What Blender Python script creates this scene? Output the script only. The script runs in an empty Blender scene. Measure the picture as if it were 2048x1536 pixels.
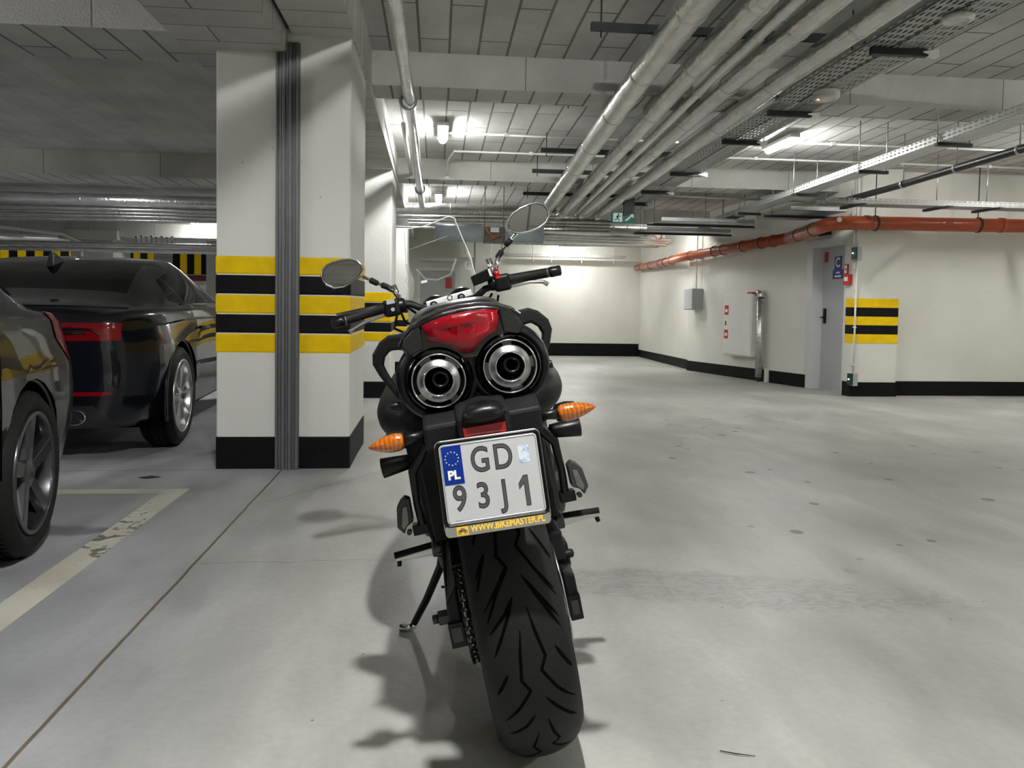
import bpy, bmesh, math, random
from mathutils import Vector, Matrix
random.seed(7)
S = bpy.context.scene
COL = S.collection
PI = math.pi

# ------------------------------------------------------------------ camera
F_PX = 1538.0
yaw, pitch, roll = math.atan(150/1538), 0.042, 0.0155
fw = Vector((math.sin(yaw), math.cos(yaw), 0)); rt = Vector((math.cos(yaw), -math.sin(yaw), 0)); up = Vector((0, 0, 1))
f2 = math.cos(pitch)*fw - math.sin(pitch)*up
u2 = math.sin(pitch)*fw + math.cos(pitch)*up
r3 = math.cos(roll)*rt + math.sin(roll)*u2
u3 = -math.sin(roll)*rt + math.cos(roll)*u2
cd = bpy.data.cameras.new('camera'); cam = bpy.data.objects.new('camera', cd); COL.objects.link(cam)
m = Matrix((r3, u3, -f2)).transposed().to_4x4(); m.translation = Vector((0, 0, 0.98))
cam.matrix_world = m
cd.sensor_width = 36.0; cd.lens = F_PX*36.0/2048; cd.shift_y = -(768-672)/2048.0
cd.clip_start = 0.05; cd.clip_end = 100
S.camera = cam
# ------------------------------------------------------------------ world, exposure
w = bpy.data.worlds.new('world'); S.world = w; w.use_nodes = True
w.node_tree.nodes['Background'].inputs[0].default_value = (0.5, 0.5, 0.46, 1)
w.node_tree.nodes['Background'].inputs[1].default_value = 0.0
S.view_settings.view_transform = 'Standard'; S.view_settings.look = 'None'
S.view_settings.gamma = 1.0; S.view_settings.exposure = 1.85; S.view_settings.use_curve_mapping = False
S.cycles.use_denoising = True; S.cycles.adaptive_threshold = 0.025
S.cycles.max_bounces = 8; S.cycles.diffuse_bounces = 5; S.cycles.glossy_bounces = 4; S.cycles.transmission_bounces = 6
S.cycles.transparent_max_bounces = 10
S.cycles.caustics_reflective = False; S.cycles.caustics_refractive = False
S.cycles.sample_clamp_indirect = 4.0
LIGHT_E = 62.0

def sh(Y):                       # the garage falls gently away past Y = 5
    return -0.022*max(0.0, Y-5.0)

# ------------------------------------------------------------------ materials
MATS = {}
def nm(name):
    m = bpy.data.materials.new(name); m.use_nodes = True
    MATS[name] = m
    nt = m.node_tree
    return m, nt, nt.nodes['Principled BSDF']
def P(name, col, rough=0.5, metal=0.0, noise=0.0, nscale=8.0, bump=0.0, bscale=60.0, coat=0.0, spec=0.5, stretch=None, coatr=0.05):
    if name in MATS: return MATS[name]
    m, nt, b = nm(name)
    N, Lk = nt.nodes, nt.links
    b.inputs['Base Color'].default_value = (*col, 1); b.inputs['Roughness'].default_value = rough
    b.inputs['Metallic'].default_value = metal; b.inputs['Specular IOR Level'].default_value = spec
    if coat: b.inputs['Coat Weight'].default_value = coat; b.inputs['Coat Roughness'].default_value = coatr
    tc = N.new('ShaderNodeTexCoord')
    co = tc.outputs['Object']
    if stretch:
        mp = N.new('ShaderNodeMapping'); mp.inputs['Scale'].default_value = stretch
        Lk.new(co, mp.inputs['Vector']); co = mp.outputs[0]
    if True:
        n = N.new('ShaderNodeTexNoise'); n.inputs['Scale'].default_value = nscale; n.inputs['Detail'].default_value = 5
        Lk.new(co, n.inputs['Vector'])
        k = max(noise, 0.03)
        mr = N.new('ShaderNodeMapRange'); mr.inputs[1].default_value = 0.25; mr.inputs[2].default_value = 0.75
        mr.inputs[3].default_value = 1-k; mr.inputs[4].default_value = 1+k
        Lk.new(n.outputs[0], mr.inputs[0])
        mx = N.new('ShaderNodeMix'); mx.data_type = 'RGBA'; mx.blend_type = 'MULTIPLY'; mx.inputs[0].default_value = 1
        mx.inputs[6].default_value = (*col, 1)
        Lk.new(mr.outputs[0], mx.inputs[7]); Lk.new(mx.outputs[2], b.inputs['Base Color'])
    if bump:
        n2 = N.new('ShaderNodeTexNoise'); n2.inputs['Scale'].default_value = bscale; n2.inputs['Detail'].default_value = 3
        Lk.new(co, n2.inputs['Vector'])
        bp = N.new('ShaderNodeBump'); bp.inputs['Strength'].default_value = bump; bp.inputs['Distance'].default_value = 0.01
        Lk.new(n2.outputs[0], bp.inputs['Height']); Lk.new(bp.outputs[0], b.inputs['Normal'])
    return m
def EM(name, col, s):
    if name in MATS: return MATS[name]
    m, nt, b = nm(name)
    b.inputs['Base Color'].default_value = (*col, 1); b.inputs['Emission Color'].default_value = (*col, 1); b.inputs['Emission Strength'].default_value = s
    return m
def S2L(r, g, b):
    f = lambda c: (c/255/12.92) if c/255 <= 0.04045 else ((c/255+0.055)/1.055)**2.4
    return (f(r), f(g), f(b))

def boards(name, col, width=1.2, row=0.205, off=(0, 0), rot=PI/2, mortar=0.009, dark=0.35, axis='XY'):
    m, nt, b = nm(name); N, Lk = nt.nodes, nt.links
    geo = N.new('ShaderNodeNewGeometry')
    src = geo.outputs['Position']
    mp = N.new('ShaderNodeMapping'); mp.inputs['Location'].default_value = (off[0], off[1], 0); mp.inputs['Rotation'].default_value = (0, 0, rot)
    if axis == 'XZ':
        sx = N.new('ShaderNodeSeparateXYZ'); cx = N.new('ShaderNodeCombineXYZ')
        Lk.new(src, sx.inputs[0]); Lk.new(sx.outputs[0], cx.inputs[0]); Lk.new(sx.outputs[2], cx.inputs[1]); src = cx.outputs[0]
    Lk.new(src, mp.inputs['Vector'])
    br = N.new('ShaderNodeTexBrick'); br.offset = 0.5; br.squash = 1
    br.inputs['Scale'].default_value = 1; br.inputs['Brick Width'].default_value = width; br.inputs['Row Height'].default_value = row
    br.inputs['Mortar Size'].default_value = mortar; br.inputs['Mortar Smooth'].default_value = 0.2; br.inputs['Bias'].default_value = 0
    br.inputs['Color1'].default_value = (*[c*0.93 for c in col], 1); br.inputs['Color2'].default_value = (*[c*1.07 for c in col], 1)
    br.inputs['Mortar'].default_value = (*[c*dark for c in col], 1)
    Lk.new(mp.outputs[0], br.inputs['Vector'])
    n = N.new('ShaderNodeTexNoise'); n.inputs['Scale'].default_value = 90; n.inputs['Detail'].default_value = 4
    Lk.new(geo.outputs['Position'], n.inputs['Vector'])
    n3 = N.new('ShaderNodeTexNoise'); n3.inputs['Scale'].default_value = 1.7; n3.inputs['Detail'].default_value = 5
    Lk.new(geo.outputs['Position'], n3.inputs['Vector'])
    mr = N.new('ShaderNodeMapRange'); mr.inputs[1].default_value = .3; mr.inputs[2].default_value = .7; mr.inputs[3].default_value = .82; mr.inputs[4].default_value = 1.16
    Lk.new(n3.outputs[0], mr.inputs[0])
    mx = N.new('ShaderNodeMix'); mx.data_type = 'RGBA'; mx.blend_type = 'MULTIPLY'; mx.inputs[0].default_value = 1
    Lk.new(br.outputs[0], mx.inputs[6]); Lk.new(mr.outputs[0], mx.inputs[7]); Lk.new(mx.outputs[2], b.inputs['Base Color'])
    bp = N.new('ShaderNodeBump'); bp.inputs['Strength'].default_value = .9; bp.inputs['Distance'].default_value = .012
    ad = N.new('ShaderNodeMath'); ad.operation = 'SUBTRACT'; Lk.new(n.outputs[0], ad.inputs[0]); Lk.new(br.outputs['Fac'], ad.inputs[1])
    Lk.new(ad.outputs[0], bp.inputs['Height']); Lk.new(bp.outputs[0], b.inputs['Normal'])
    b.inputs['Roughness'].default_value = .9
    return m

def floor_mat():
    m, nt, b = nm('polished_concrete'); N, Lk = nt.nodes, nt.links
    geo = N.new('ShaderNodeNewGeometry'); pos = geo.outputs['Position']
    sx = N.new('ShaderNodeSeparateXYZ'); Lk.new(pos, sx.inputs[0]); X, Y = sx.outputs[0], sx.outputs[1]
    def M(op, a, c=None, cl=False, c3=None):
        n = N.new('ShaderNodeMath'); n.operation = op; n.use_clamp = cl
        for i, v in enumerate((a, c, c3)):
            if v is None: continue
            if isinstance(v, (int, float)): n.inputs[i].default_value = v
            else: Lk.new(v, n.inputs[i])
        return n.outputs[0]
    def noise(sc, det=5, vec=pos, scl=None, dist=0.0, ro=.55):
        n = N.new('ShaderNodeTexNoise'); n.inputs['Scale'].default_value = sc; n.inputs['Detail'].default_value = det
        n.inputs['Distortion'].default_value = dist; n.inputs['Roughness'].default_value = ro
        if scl:
            mp = N.new('ShaderNodeMapping'); mp.inputs['Scale'].default_value = scl; Lk.new(vec, mp.inputs['Vector']); vec = mp.outputs[0]
        Lk.new(vec, n.inputs['Vector']); return n.outputs[0]
    def rng(v, a, c, d, e):
        n = N.new('ShaderNodeMapRange'); Lk.new(v, n.inputs[0])
        for i, q in enumerate((a, c, d, e)): n.inputs[i+1].default_value = q
        return n.outputs[0]
    def smooth(v, a, c):
        n = N.new('ShaderNodeMapRange'); n.interpolation_type = 'SMOOTHSTEP'; Lk.new(v, n.inputs[0])
        n.inputs[1].default_value = a; n.inputs[2].default_value = c; n.inputs[3].default_value = 0; n.inputs[4].default_value = 1
        return n.outputs[0]
    big = noise(.8, 6, dist=.4); mid = noise(4.5, 6, scl=(1, .45, 1), dist=.6); fine = noise(42, 5)
    v = M('MULTIPLY', M('MULTIPLY', rng(big, .3, .7, .80, 1.16), rng(mid, .3, .7, .84, 1.14)), rng(fine, .3, .7, .95, 1.05))
    # bluer slab to the left of the joint
    left = smooth(X, -0.2, -1.2)
    # long faint tyre streaks
    st = noise(2.2, 4, scl=(1.0, .18, 1), dist=1.2)
    v = M('MULTIPLY', v, rng(st, .35, .75, 1.05, .86))
    # old dried drips on the right hand lane
    vo = N.new('ShaderNodeTexVoronoi'); vo.inputs['Scale'].default_value = 4.2
    wob = N.new('ShaderNodeMapping'); wob.inputs['Rotation'].default_value = (0, 0, .55); wob.inputs['Scale'].default_value = (1.0, 1.0, 1)
    Lk.new(pos, wob.inputs['Vector']); Lk.new(wob.outputs[0], vo.inputs['Vector'])
    sel = noise(1.1, 2)
    lane = M('MULTIPLY', smooth(X, 1.1, 1.6), M('SUBTRACT', 1.0, smooth(X, 3.2, 4.2)))
    lane = M('MULTIPLY', lane, M('MULTIPLY', smooth(Y, 2.4, 3.2), M('SUBTRACT', 1.0, smooth(Y, 6.5, 8))))
    drip = M('MULTIPLY', M('LESS_THAN', M('ADD', vo.outputs['Distance'], rng(noise(16, 3), 0, 1, -.05, .05)), M('MULTIPLY', sel, .24)), lane)
    spk = N.new('ShaderNodeTexVoronoi'); spk.inputs['Scale'].default_value = 7.0; Lk.new(pos, spk.inputs['Vector'])
    speck = M('MULTIPLY', M('LESS_THAN', spk.outputs['Distance'], .035), M('GREATER_THAN', noise(2.3, 2), .5))
    # smeared wet patch right of the rear wheel
    def ell(cx, cy, rx, ry, a=0.0):
        dx, dy = M('SUBTRACT', X, cx), M('SUBTRACT', Y, cy)
        ca, sa = math.cos(a), math.sin(a)
        ex = M('DIVIDE', M('ADD', M('MULTIPLY', dx, ca), M('MULTIPLY', dy, sa)), rx)
        ey = M('DIVIDE', M('SUBTRACT', M('MULTIPLY', dy, ca), M('MULTIPLY', dx, sa)), ry)
        return M('SQRT', M('ADD', M('MULTIPLY', ex, ex), M('MULTIPLY', ey, ey)))
    e1 = M('ADD', ell(1.0, 2.55, .85, .17, -.22), rng(noise(9, 5, dist=1.0), 0, 1, -.45, .45))
    patch = M('SUBTRACT', 1.0, smooth(e1, .75, 1.05))
    veins = smooth(noise(13, 4, scl=(.7, 1.6, 1), dist=2.2), .47, .56)
    patch = M('MULTIPLY', patch, M('ADD', .35, M('MULTIPLY', veins, .65)))
    e2 = M('ADD', ell(-1.75, 3.35, .45, .09, 0), rng(noise(10, 4), 0, 1, -.4, .4))
    oil = M('SUBTRACT', 1.0, smooth(e2, .7, 1.1))
    # joints and cracks
    wv = rng(noise(3.0, 4), .3, .7, -.0025, .0025)
    j1 = M('LESS_THAN', M('ABSOLUTE', M('ADD', M('SUBTRACT', X, -0.885), wv)), .0055)
    j1 = M('MULTIPLY', j1, M('LESS_THAN', Y, 4.55))
    j2 = M('MULTIPLY', M('LESS_THAN', M('ABSOLUTE', M('ADD', M('SUBTRACT', Y, 4.52), wv)), .006), M('LESS_THAN', X, -1.25))
    wv2 = rng(noise(6.0, 5), .25, .75, -.02, .02)
    def seg(ax, ay, bx, by, wd):
        L = math.hypot(bx-ax, by-ay); ux, uy = (bx-ax)/L, (by-ay)/L
        dx, dy = M('SUBTRACT', X, ax), M('SUBTRACT', Y, ay)
        t = M('ADD', M('MULTIPLY', dx, ux), M('MULTIPLY', dy, uy))
        d = M('ABSOLUTE', M('ADD', M('SUBTRACT', M('MULTIPLY', dx, uy), M('MULTIPLY', dy, ux)), wv2))
        return M('MULTIPLY', M('LESS_THAN', d, wd), M('MULTIPLY', M('GREATER_THAN', t, 0), M('LESS_THAN', t, L)))
    c1 = seg(-0.885, 3.72, -0.2, 4.6, .0035); c2 = seg(-0.885, 2.90, 0.05, 2.93, .0022)
    cracks = M('MAXIMUM', M('MAXIMUM', j2, c1), c2)
    d = M('ADD', M('MULTIPLY', drip, .62), M('ADD', M('MULTIPLY', patch, .24), M('MULTIPLY', oil, .45)), cl=True)
    d = M('MAXIMUM', d, M('MULTIPLY', speck, .5))
    d = M('MAXIMUM', d, M('MULTIPLY', cracks, .5))
    v = M('MULTIPLY', v, M('SUBTRACT', 1.0, d))
    base = N.new('ShaderNodeMix'); base.data_type = 'RGBA'
    base.inputs[6].default_value = (0.415, 0.41, 0.38, 1); base.inputs[7].default_value = (0.40, 0.41, 0.425, 1)
    Lk.new(left, base.inputs[0])
    jm = N.new('ShaderNodeMix'); jm.data_type = 'RGBA'; jm.inputs[7].default_value = (.16, .135, .10, 1)
    Lk.new(j1, jm.inputs[0]); Lk.new(base.outputs[2], jm.inputs[6])
    mx = N.new('ShaderNodeMix'); mx.data_type = 'RGBA'; mx.blend_type = 'MULTIPLY'; mx.inputs[0].default_value = 1
    Lk.new(jm.outputs[2], mx.inputs[6]); Lk.new(v, mx.inputs[7]); Lk.new(mx.outputs[2], b.inputs['Base Color'])
    rr = M('SUBTRACT', rng(mid, .3, .7, .36, .55), M('MULTIPLY', d, .12))
    Lk.new(rr, b.inputs['Roughness'])
    bp = N.new('ShaderNodeBump'); bp.inputs['Strength'].default_value = .25; bp.inputs['Distance'].default_value = .004
    Lk.new(M('SUBTRACT', fine, M('MULTIPLY', M('MAXIMUM', cracks, j1), 1.0)), bp.inputs['Height']); Lk.new(bp.outputs[0], b.inputs['Normal'])
    return m

def stain_wall(name, col, rough=.75):
    m, nt, b = nm(name); N, Lk = nt.nodes, nt.links
    geo = N.new('ShaderNodeNewGeometry')
    n = N.new('ShaderNodeTexNoise'); n.inputs['Scale'].default_value = 1.3; n.inputs['Detail'].default_value = 6
    Lk.new(geo.outputs['Position'], n.inputs['Vector'])
    mr = N.new('ShaderNodeMapRange'); mr.inputs[1].default_value = .35; mr.inputs[2].default_value = .7; mr.inputs[3].default_value = 1.03; mr.inputs[4].default_value = .93
    Lk.new(n.outputs[0], mr.inputs[0])
    vo = N.new('ShaderNodeTexVoronoi'); vo.inputs['Scale'].default_value = 9; Lk.new(geo.outputs['Position'], vo.inputs['Vector'])
    n2 = N.new('ShaderNodeTexNoise'); n2.inputs['Scale'].default_value = 2.1; Lk.new(geo.outputs['Position'], n2.inputs['Vector'])
    mu = N.new('ShaderNodeMath'); mu.operation = 'MULTIPLY'; mu.inputs[1].default_value = .085; Lk.new(n2.outputs[0], mu.inputs[0])
    lt = N.new('ShaderNodeMath'); lt.operation = 'LESS_THAN'; Lk.new(vo.outputs['Distance'], lt.inputs[0]); Lk.new(mu.outputs[0], lt.inputs[1])
    m2 = N.new('ShaderNodeMath'); m2.operation = 'MULTIPLY'; m2.inputs[1].default_value = .35; Lk.new(lt.outputs[0], m2.inputs[0])
    sb = N.new('ShaderNodeMath'); sb.operation = 'SUBTRACT'; Lk.new(mr.outputs[0], sb.inputs[0]); Lk.new(m2.outputs[0], sb.inputs[1])
    mx = N.new('ShaderNodeMix'); mx.data_type = 'RGBA'; mx.blend_type = 'MULTIPLY'; mx.inputs[0].default_value = 1
    mx.inputs[6].default_value = (*col, 1); Lk.new(sb.outputs[0], mx.inputs[7]); Lk.new(mx.outputs[2], b.inputs['Base Color'])
    n4 = N.new('ShaderNodeTexNoise'); n4.inputs['Scale'].default_value = 25; n4.inputs['Detail'].default_value = 4; Lk.new(geo.outputs['Position'], n4.inputs['Vector'])
    bp = N.new('ShaderNodeBump'); bp.inputs['Strength'].default_value = .2; bp.inputs['Distance'].default_value = .01
    Lk.new(n4.outputs[0], bp.inputs['Height']); Lk.new(bp.outputs[0], b.inputs['Normal'])
    b.inputs['Roughness'].default_value = rough
    return m
def glassy(name, tint, refl=.10, rough=.02):
    m, nt, b = nm(name); N, Lk = nt.nodes, nt.links
    out = N['Material Output']
    t = N.new('ShaderNodeBsdfTransparent'); t.inputs[0].default_value = (*tint, 1)
    g = N.new('ShaderNodeBsdfGlossy'); g.inputs['Roughness'].default_value = rough; g.inputs[0].default_value = (1, 1, 1, 1)
    fr = N.new('ShaderNodeLayerWeight'); fr.inputs[0].default_value = refl
    n = N.new('ShaderNodeTexNoise'); n.inputs['Scale'].default_value = 25
    ms = N.new('ShaderNodeMixShader'); Lk.new(fr.outputs['Fresnel'], ms.inputs[0]); Lk.new(t.outputs[0], ms.inputs[1]); Lk.new(g.outputs[0], ms.inputs[2])
    bp = N.new('ShaderNodeBump'); bp.inputs['Strength'].default_value = .02; Lk.new(n.outputs[0], bp.inputs['Height']); Lk.new(bp.outputs[0], g.inputs['Normal'])
    Lk.new(ms.outputs[0], out.inputs['Surface'])
    return m
def perforated(name, col, axis='Y', sx=.05, sz=.022, rough=.45):
    """galvanised sheet with rows of real (see-through) slots"""
    m, nt, b = nm(name); N, Lk = nt.nodes, nt.links
    b.inputs['Base Color'].default_value = (*col, 1); b.inputs['Metallic'].default_value = .6; b.inputs['Roughness'].default_value = rough
    geo = N.new('ShaderNodeNewGeometry'); sp = N.new('ShaderNodeSeparateXYZ'); Lk.new(geo.outputs['Position'], sp.inputs[0])
    def M(op, a, c=None):
        n = N.new('ShaderNodeMath'); n.operation = op
        for i, v in enumerate((a, c)):
            if v is None: continue
            if isinstance(v, (int, float)): n.inputs[i].default_value = v
            else: Lk.new(v, n.inputs[i])
        return n.outputs[0]
    X, Y, Z = sp.outputs
    lon, lat = (Y, X) if axis == 'Y' else (X, Y)
    cross = M('ADD', lat, M('MULTIPLY', M('ADD', Z, M('MULTIPLY', M('MAXIMUM', M('SUBTRACT', Y, 5.0), 0.0), .022)), 1.0))
    a = M('LESS_THAN', M('FRACT', M('DIVIDE', lon, sx)), .6)
    c = M('LESS_THAN', M('FRACT', M('DIVIDE', cross, sz)), .42)
    hole = M('MULTIPLY', a, c)
    al = M('SUBTRACT', 1.0, hole); Lk.new(al, b.inputs['Alpha'])
    return m

M_FLOOR = floor_mat()
M_CEIL = boards('ceiling_boards', (.66, .655, .63), off=(0, .145), row=.209)
M_CEILL = boards('left_ceiling_boards', (.66, .655, .63), off=(0, .145), row=.209, mortar=.004, dark=.80)
M_CEILX = boards('beam_boards_cross', (.60, .59, .56), rot=0, width=2.4, row=.235, off=(0, .07), mortar=.005)
M_BEAMF = boards('beam_face_boards', (.62, .61, .57), rot=0, width=1.25, row=9.0, mortar=.004, axis='XZ')
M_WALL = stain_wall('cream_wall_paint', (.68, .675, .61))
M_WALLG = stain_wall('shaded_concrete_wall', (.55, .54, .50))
M_COLW = stain_wall('white_column_paint', (.72, .72, .68))
M_BLK = P('black_base_paint', (.0055, .006, .0068), .55, noise=.4, nscale=14, spec=.12)
M_YEL = P('yellow_stripe_paint', (.80, .53, .0), .6, noise=.10, nscale=11, spec=.2)
M_FOIL = P('foil_insulation', (.62, .62, .60), .27, .92, noise=.14, nscale=9, bump=1.0, bscale=16, stretch=(1, .6, 1))
M_FOILB = P('bright_foil', (.8, .8, .8), .22, .95, noise=.15, nscale=6, bump=.7, bscale=35)
M_GALV = P('galvanised_steel', (.42, .44, .45), .42, .8, noise=.15)
M_RAIL = P('dark_rail_steel', (.045, .05, .053), .5, .5, noise=.15, spec=.3)
M_PERF = perforated('perforated_tray', (.42, .43, .43), sx=.085, sz=.034)
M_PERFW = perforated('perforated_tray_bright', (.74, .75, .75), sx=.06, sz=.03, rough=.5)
M_PERFX = perforated('perforated_tray_cross', (.32, .32, .31), axis='X', sx=.06, sz=.03)
M_ORANGE = P('orange_drain_plastic', (.34, .062, .016), .28, noise=.08, nscale=3)
M_PVC = P('white_plastic', (.72, .72, .68), .45)
M_GREYPL = P('grey_plastic', (.36, .37, .37), .5)
M_DUCT = P('blue_grey_duct', (.33, .39, .41), .45, noise=.08)
M_BPL = P('black_plastic', (.0035, .0035, .004), .33, noise=.2, spec=.3)
M_BMAT = P('matte_black_plastic', (.007, .007, .0075), .48, noise=.15, spec=.25)
M_BPIPE = P('black_rubber_pipe', (.006, .006, .0065), .4)
M_BGL = P('gloss_black_paint', (.002, .002, .003), .12, coat=.8)
M_CHR = P('chrome', (.78, .78, .78), .08, 1.0)
M_ALU = P('cast_aluminium', (.55, .55, .54), .32, 1.0, noise=.1)
M_ALUD = P('dark_aluminium', (.07, .07, .07), .4, .9, noise=.2)
M_BRUSH = P('brushed_steel', (.50, .50, .50), .24, 1.0, noise=.18, nscale=20, stretch=(1, 1, 6))
M_RUB = P('tyre_rubber', (.0105, .0105, .0102), .6, noise=.18, nscale=5, bump=.15, bscale=200, spec=.18)
M_GRV = P('tread_groove_rubber', (.001, .001, .001), .8, spec=.05)
M_WHITE = P('white_paint', (.78, .77, .72), .5, noise=.05)
M_RED = P('red_sign_paint', (.50, .012, .02), .45)
M_BLUE = P('blue_sign_paint', (.02, .045, .24), .45)
M_GREEN = P('green_sign', (.02, .17, .10), .4)
M_DOOR = P('grey_door_paint', (.40, .41, .42), .45, noise=.05, nscale=2)
M_DIFF = EM('lamp_diffuser', (1.0, .995, .975), LIGHT_E)
M_DIFFS = EM('lamp_diffuser_strong', (1.0, .995, .975), LIGHT_E*17)

# ------------------------------------------------------------------ mesh helpers
def wm(o):
    m = o.matrix_basis.copy()
    while o.parent: o = o.parent; m = o.matrix_basis @ m
    return m
class MB:
    def __init__(s): s.bm = bmesh.new(); s.mi = 0
    def _f(s, fs, sm=False):
        for f in fs: f.material_index = s.mi; f.smooth = sm
    def face(s, pts, sm=False):
        vs = [s.bm.verts.new(p) for p in pts]; f = s.bm.faces.new(vs); s._f([f], sm); return f
    def box(s, a, b):
        x0, y0, z0 = a; x1, y1, z1 = b
        v = [s.bm.verts.new(p) for p in ((x0,y0,z0),(x1,y0,z0),(x1,y1,z0),(x0,y1,z0),(x0,y0,z1),(x1,y0,z1),(x1,y1,z1),(x0,y1,z1))]
        fs = [s.bm.faces.new([v[i] for i in q]) for q in ((3,2,1,0),(4,5,6,7),(0,1,5,4),(1,2,6,5),(2,3,7,6),(3,0,4,7))]
        s._f(fs); return v
    def hexa(s, pts):   # bottom 4, top 4
        v = [s.bm.verts.new(p) for p in pts]
        fs = [s.bm.faces.new([v[i] for i in q]) for q in ((3,2,1,0),(4,5,6,7),(0,1,5,4),(1,2,6,5),(2,3,7,6),(3,0,4,7))]
        s._f(fs); return v
    def rings(s, rings, closed=True, cap=True, sm=True, loop=False):
        R = [[s.bm.verts.new(p) for p in r] for r in rings]
        n = len(R[0]); k = len(R)
        for i in range(k if loop else k-1):
            A, B = R[i], R[(i+1) % k]
            for j in range(n if closed else n-1):
                q = [A[j], A[(j+1) % n], B[(j+1) % n], B[j]]
                try: s._f([s.bm.faces.new(q)], sm)
                except ValueError: pass
        if cap and closed and not loop:
            for r, rev in ((R[0], True), (R[-1], False)):
                try: s._f([s.bm.faces.new(list(reversed(r)) if rev else r)], False)
                except ValueError: pass
        return R
    def tube(s, pts, r, n=12, cap=True, sm=True, flat=1.0, upv=None, loop=False):
        pts = [Vector(p) for p in pts]; k = len(pts)
        rr = r if isinstance(r, (list, tuple)) else [r]*k
        rings = []; prev = None
        for i, p in enumerate(pts):
            if loop: t = (pts[(i+1) % k]-pts[i-1]).normalized()
            else:
                t = Vector((0, 0, 0))
                if i < k-1: t += (pts[i+1]-p).normalized()
                if i > 0: t += (p-pts[i-1]).normalized()
                t.normalize()
            if prev is None:
                a = Vector(upv) if upv else (Vector((0, 0, 1)) if abs(t.z) < .9 else Vector((0, 1, 0)))
            else: a = prev
            a = (a - t*a.dot(t)).normalized(); b = t.cross(a); prev = a
            rings.append([p + a*math.cos(2*PI*j/n)*rr[i] + b*math.sin(2*PI*j/n)*rr[i]*flat for j in range(n)])
        return s.rings(rings, True, cap, sm, loop)
    def cyl(s, a, b, r, r2=None, n=20, sm=True, cap=True):
        return s.tube([a, b], [r, r if r2 is None else r2], n, cap, sm)
    def lathe(s, prof, c, axis='Y', n=40, sm=True, loop=False):
        c = Vector(c); rings = []
        for (r, h) in prof:
            ring = []
            for j in range(n):
                a = 2*PI*j/n; u, v = r*math.cos(a), r*math.sin(a)
                if axis == 'Y': p = Vector((u, h, v))
                elif axis == 'X': p = Vector((h, u, v))
                else: p = Vector((u, v, h))
                ring.append(c+p)
            rings.append(ring)
        return s.rings(rings, True, False, sm, loop)
    def prism(s, out, f0, f1, sm=False):
        """out: list of 2D; f0/f1 map (a,b)->3D for the two sides"""
        A = [s.bm.verts.new(f0(*p)) for p in out]; B = [s.bm.verts.new(f1(*p)) for p in out]
        n = len(out); fs = []
        fs.append(s.bm.faces.new(A)); fs.append(s.bm.faces.new(list(reversed(B))))
        s._f(fs, False)
        sd = [s.bm.faces.new([A[(j+1) % n], A[j], B[j], B[(j+1) % n]]) for j in range(n)]
        s._f(sd, sm)
        return A, B
    def build(s, name, mats, parent=None, bevel=0, sub=0, seg=2, normals=True, world=False):
        if normals: bmesh.ops.recalc_face_normals(s.bm, faces=s.bm.faces)
        me = bpy.data.meshes.new(name); s.bm.to_mesh(me); s.bm.free()
        if world and parent: me.transform(wm(parent).inverted())
        o = bpy.data.objects.new(name, me); COL.objects.link(o)
        for mt in (mats if isinstance(mats, (list, tuple)) else [mats]): me.materials.append(mt)
        if parent: o.parent = parent
        if bevel:
            md = o.modifiers.new('bevel', 'BEVEL'); md.width = bevel; md.segments = seg; md.limit_method = 'ANGLE'; md.angle_limit = .6
            md.harden_normals = False
        if sub:
            md = o.modifiers.new('sub', 'SUBSURF'); md.levels = sub; md.render_levels = sub
        return o
def E(name, loc, label=None, cat=None, group=None, rz=0, kind=None):
    o = bpy.data.objects.new(name, None); COL.objects.link(o); o.location = loc; o.rotation_euler = (0, 0, rz)
    o.empty_display_size = .1
    if label: tag(o, label, cat, group, kind)
    return o
def tag(o, label, cat, group=None, kind=None):
    o['label'] = label; o['category'] = cat
    if group: o['group'] = group
    if kind: o['kind'] = kind
    return o
def struct(o, label=None, cat=None):
    o['kind'] = 'structure'
    if label: o['label'] = label; o['category'] = cat
    return o
def txt(name, body, size, mat, parent, mw, extr=.0006, align='CENTER', offset=0.0, sx=1.0, space=1.0):
    cu = bpy.data.curves.new(name+'_curve', 'FONT'); cu.body = body; cu.size = size; cu.extrude = extr; cu.align_x = align; cu.align_y = 'CENTER'; cu.offset = offset
    cu.space_character = space; cu.resolution_u = 6
    t = bpy.data.objects.new('tmp', cu); COL.objects.link(t)
    bpy.context.view_layer.update()
    dg = bpy.context.evaluated_depsgraph_get()
    me = bpy.data.meshes.new_from_object(t.evaluated_get(dg)); me.name = name
    bpy.data.objects.remove(t); bpy.data.curves.remove(cu)
    me.transform(Matrix.Diagonal((sx, 1, 1, 1))); me.transform(mw)
    me.materials.clear(); me.materials.append(mat)
    o = bpy.data.objects.new(name, me); COL.objects.link(o)
    if parent: o.parent = parent
    return o
def frame(origin, xdir, ydir):
    """matrix whose local XY plane lies in the given plane"""
    x = Vector(xdir).normalized(); y = Vector(ydir); y = (y-x*y.dot(x)).normalized(); z = x.cross(y)
    m = Matrix((x, y, z)).transposed().to_4x4(); m.translation = Vector(origin); return m

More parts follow.
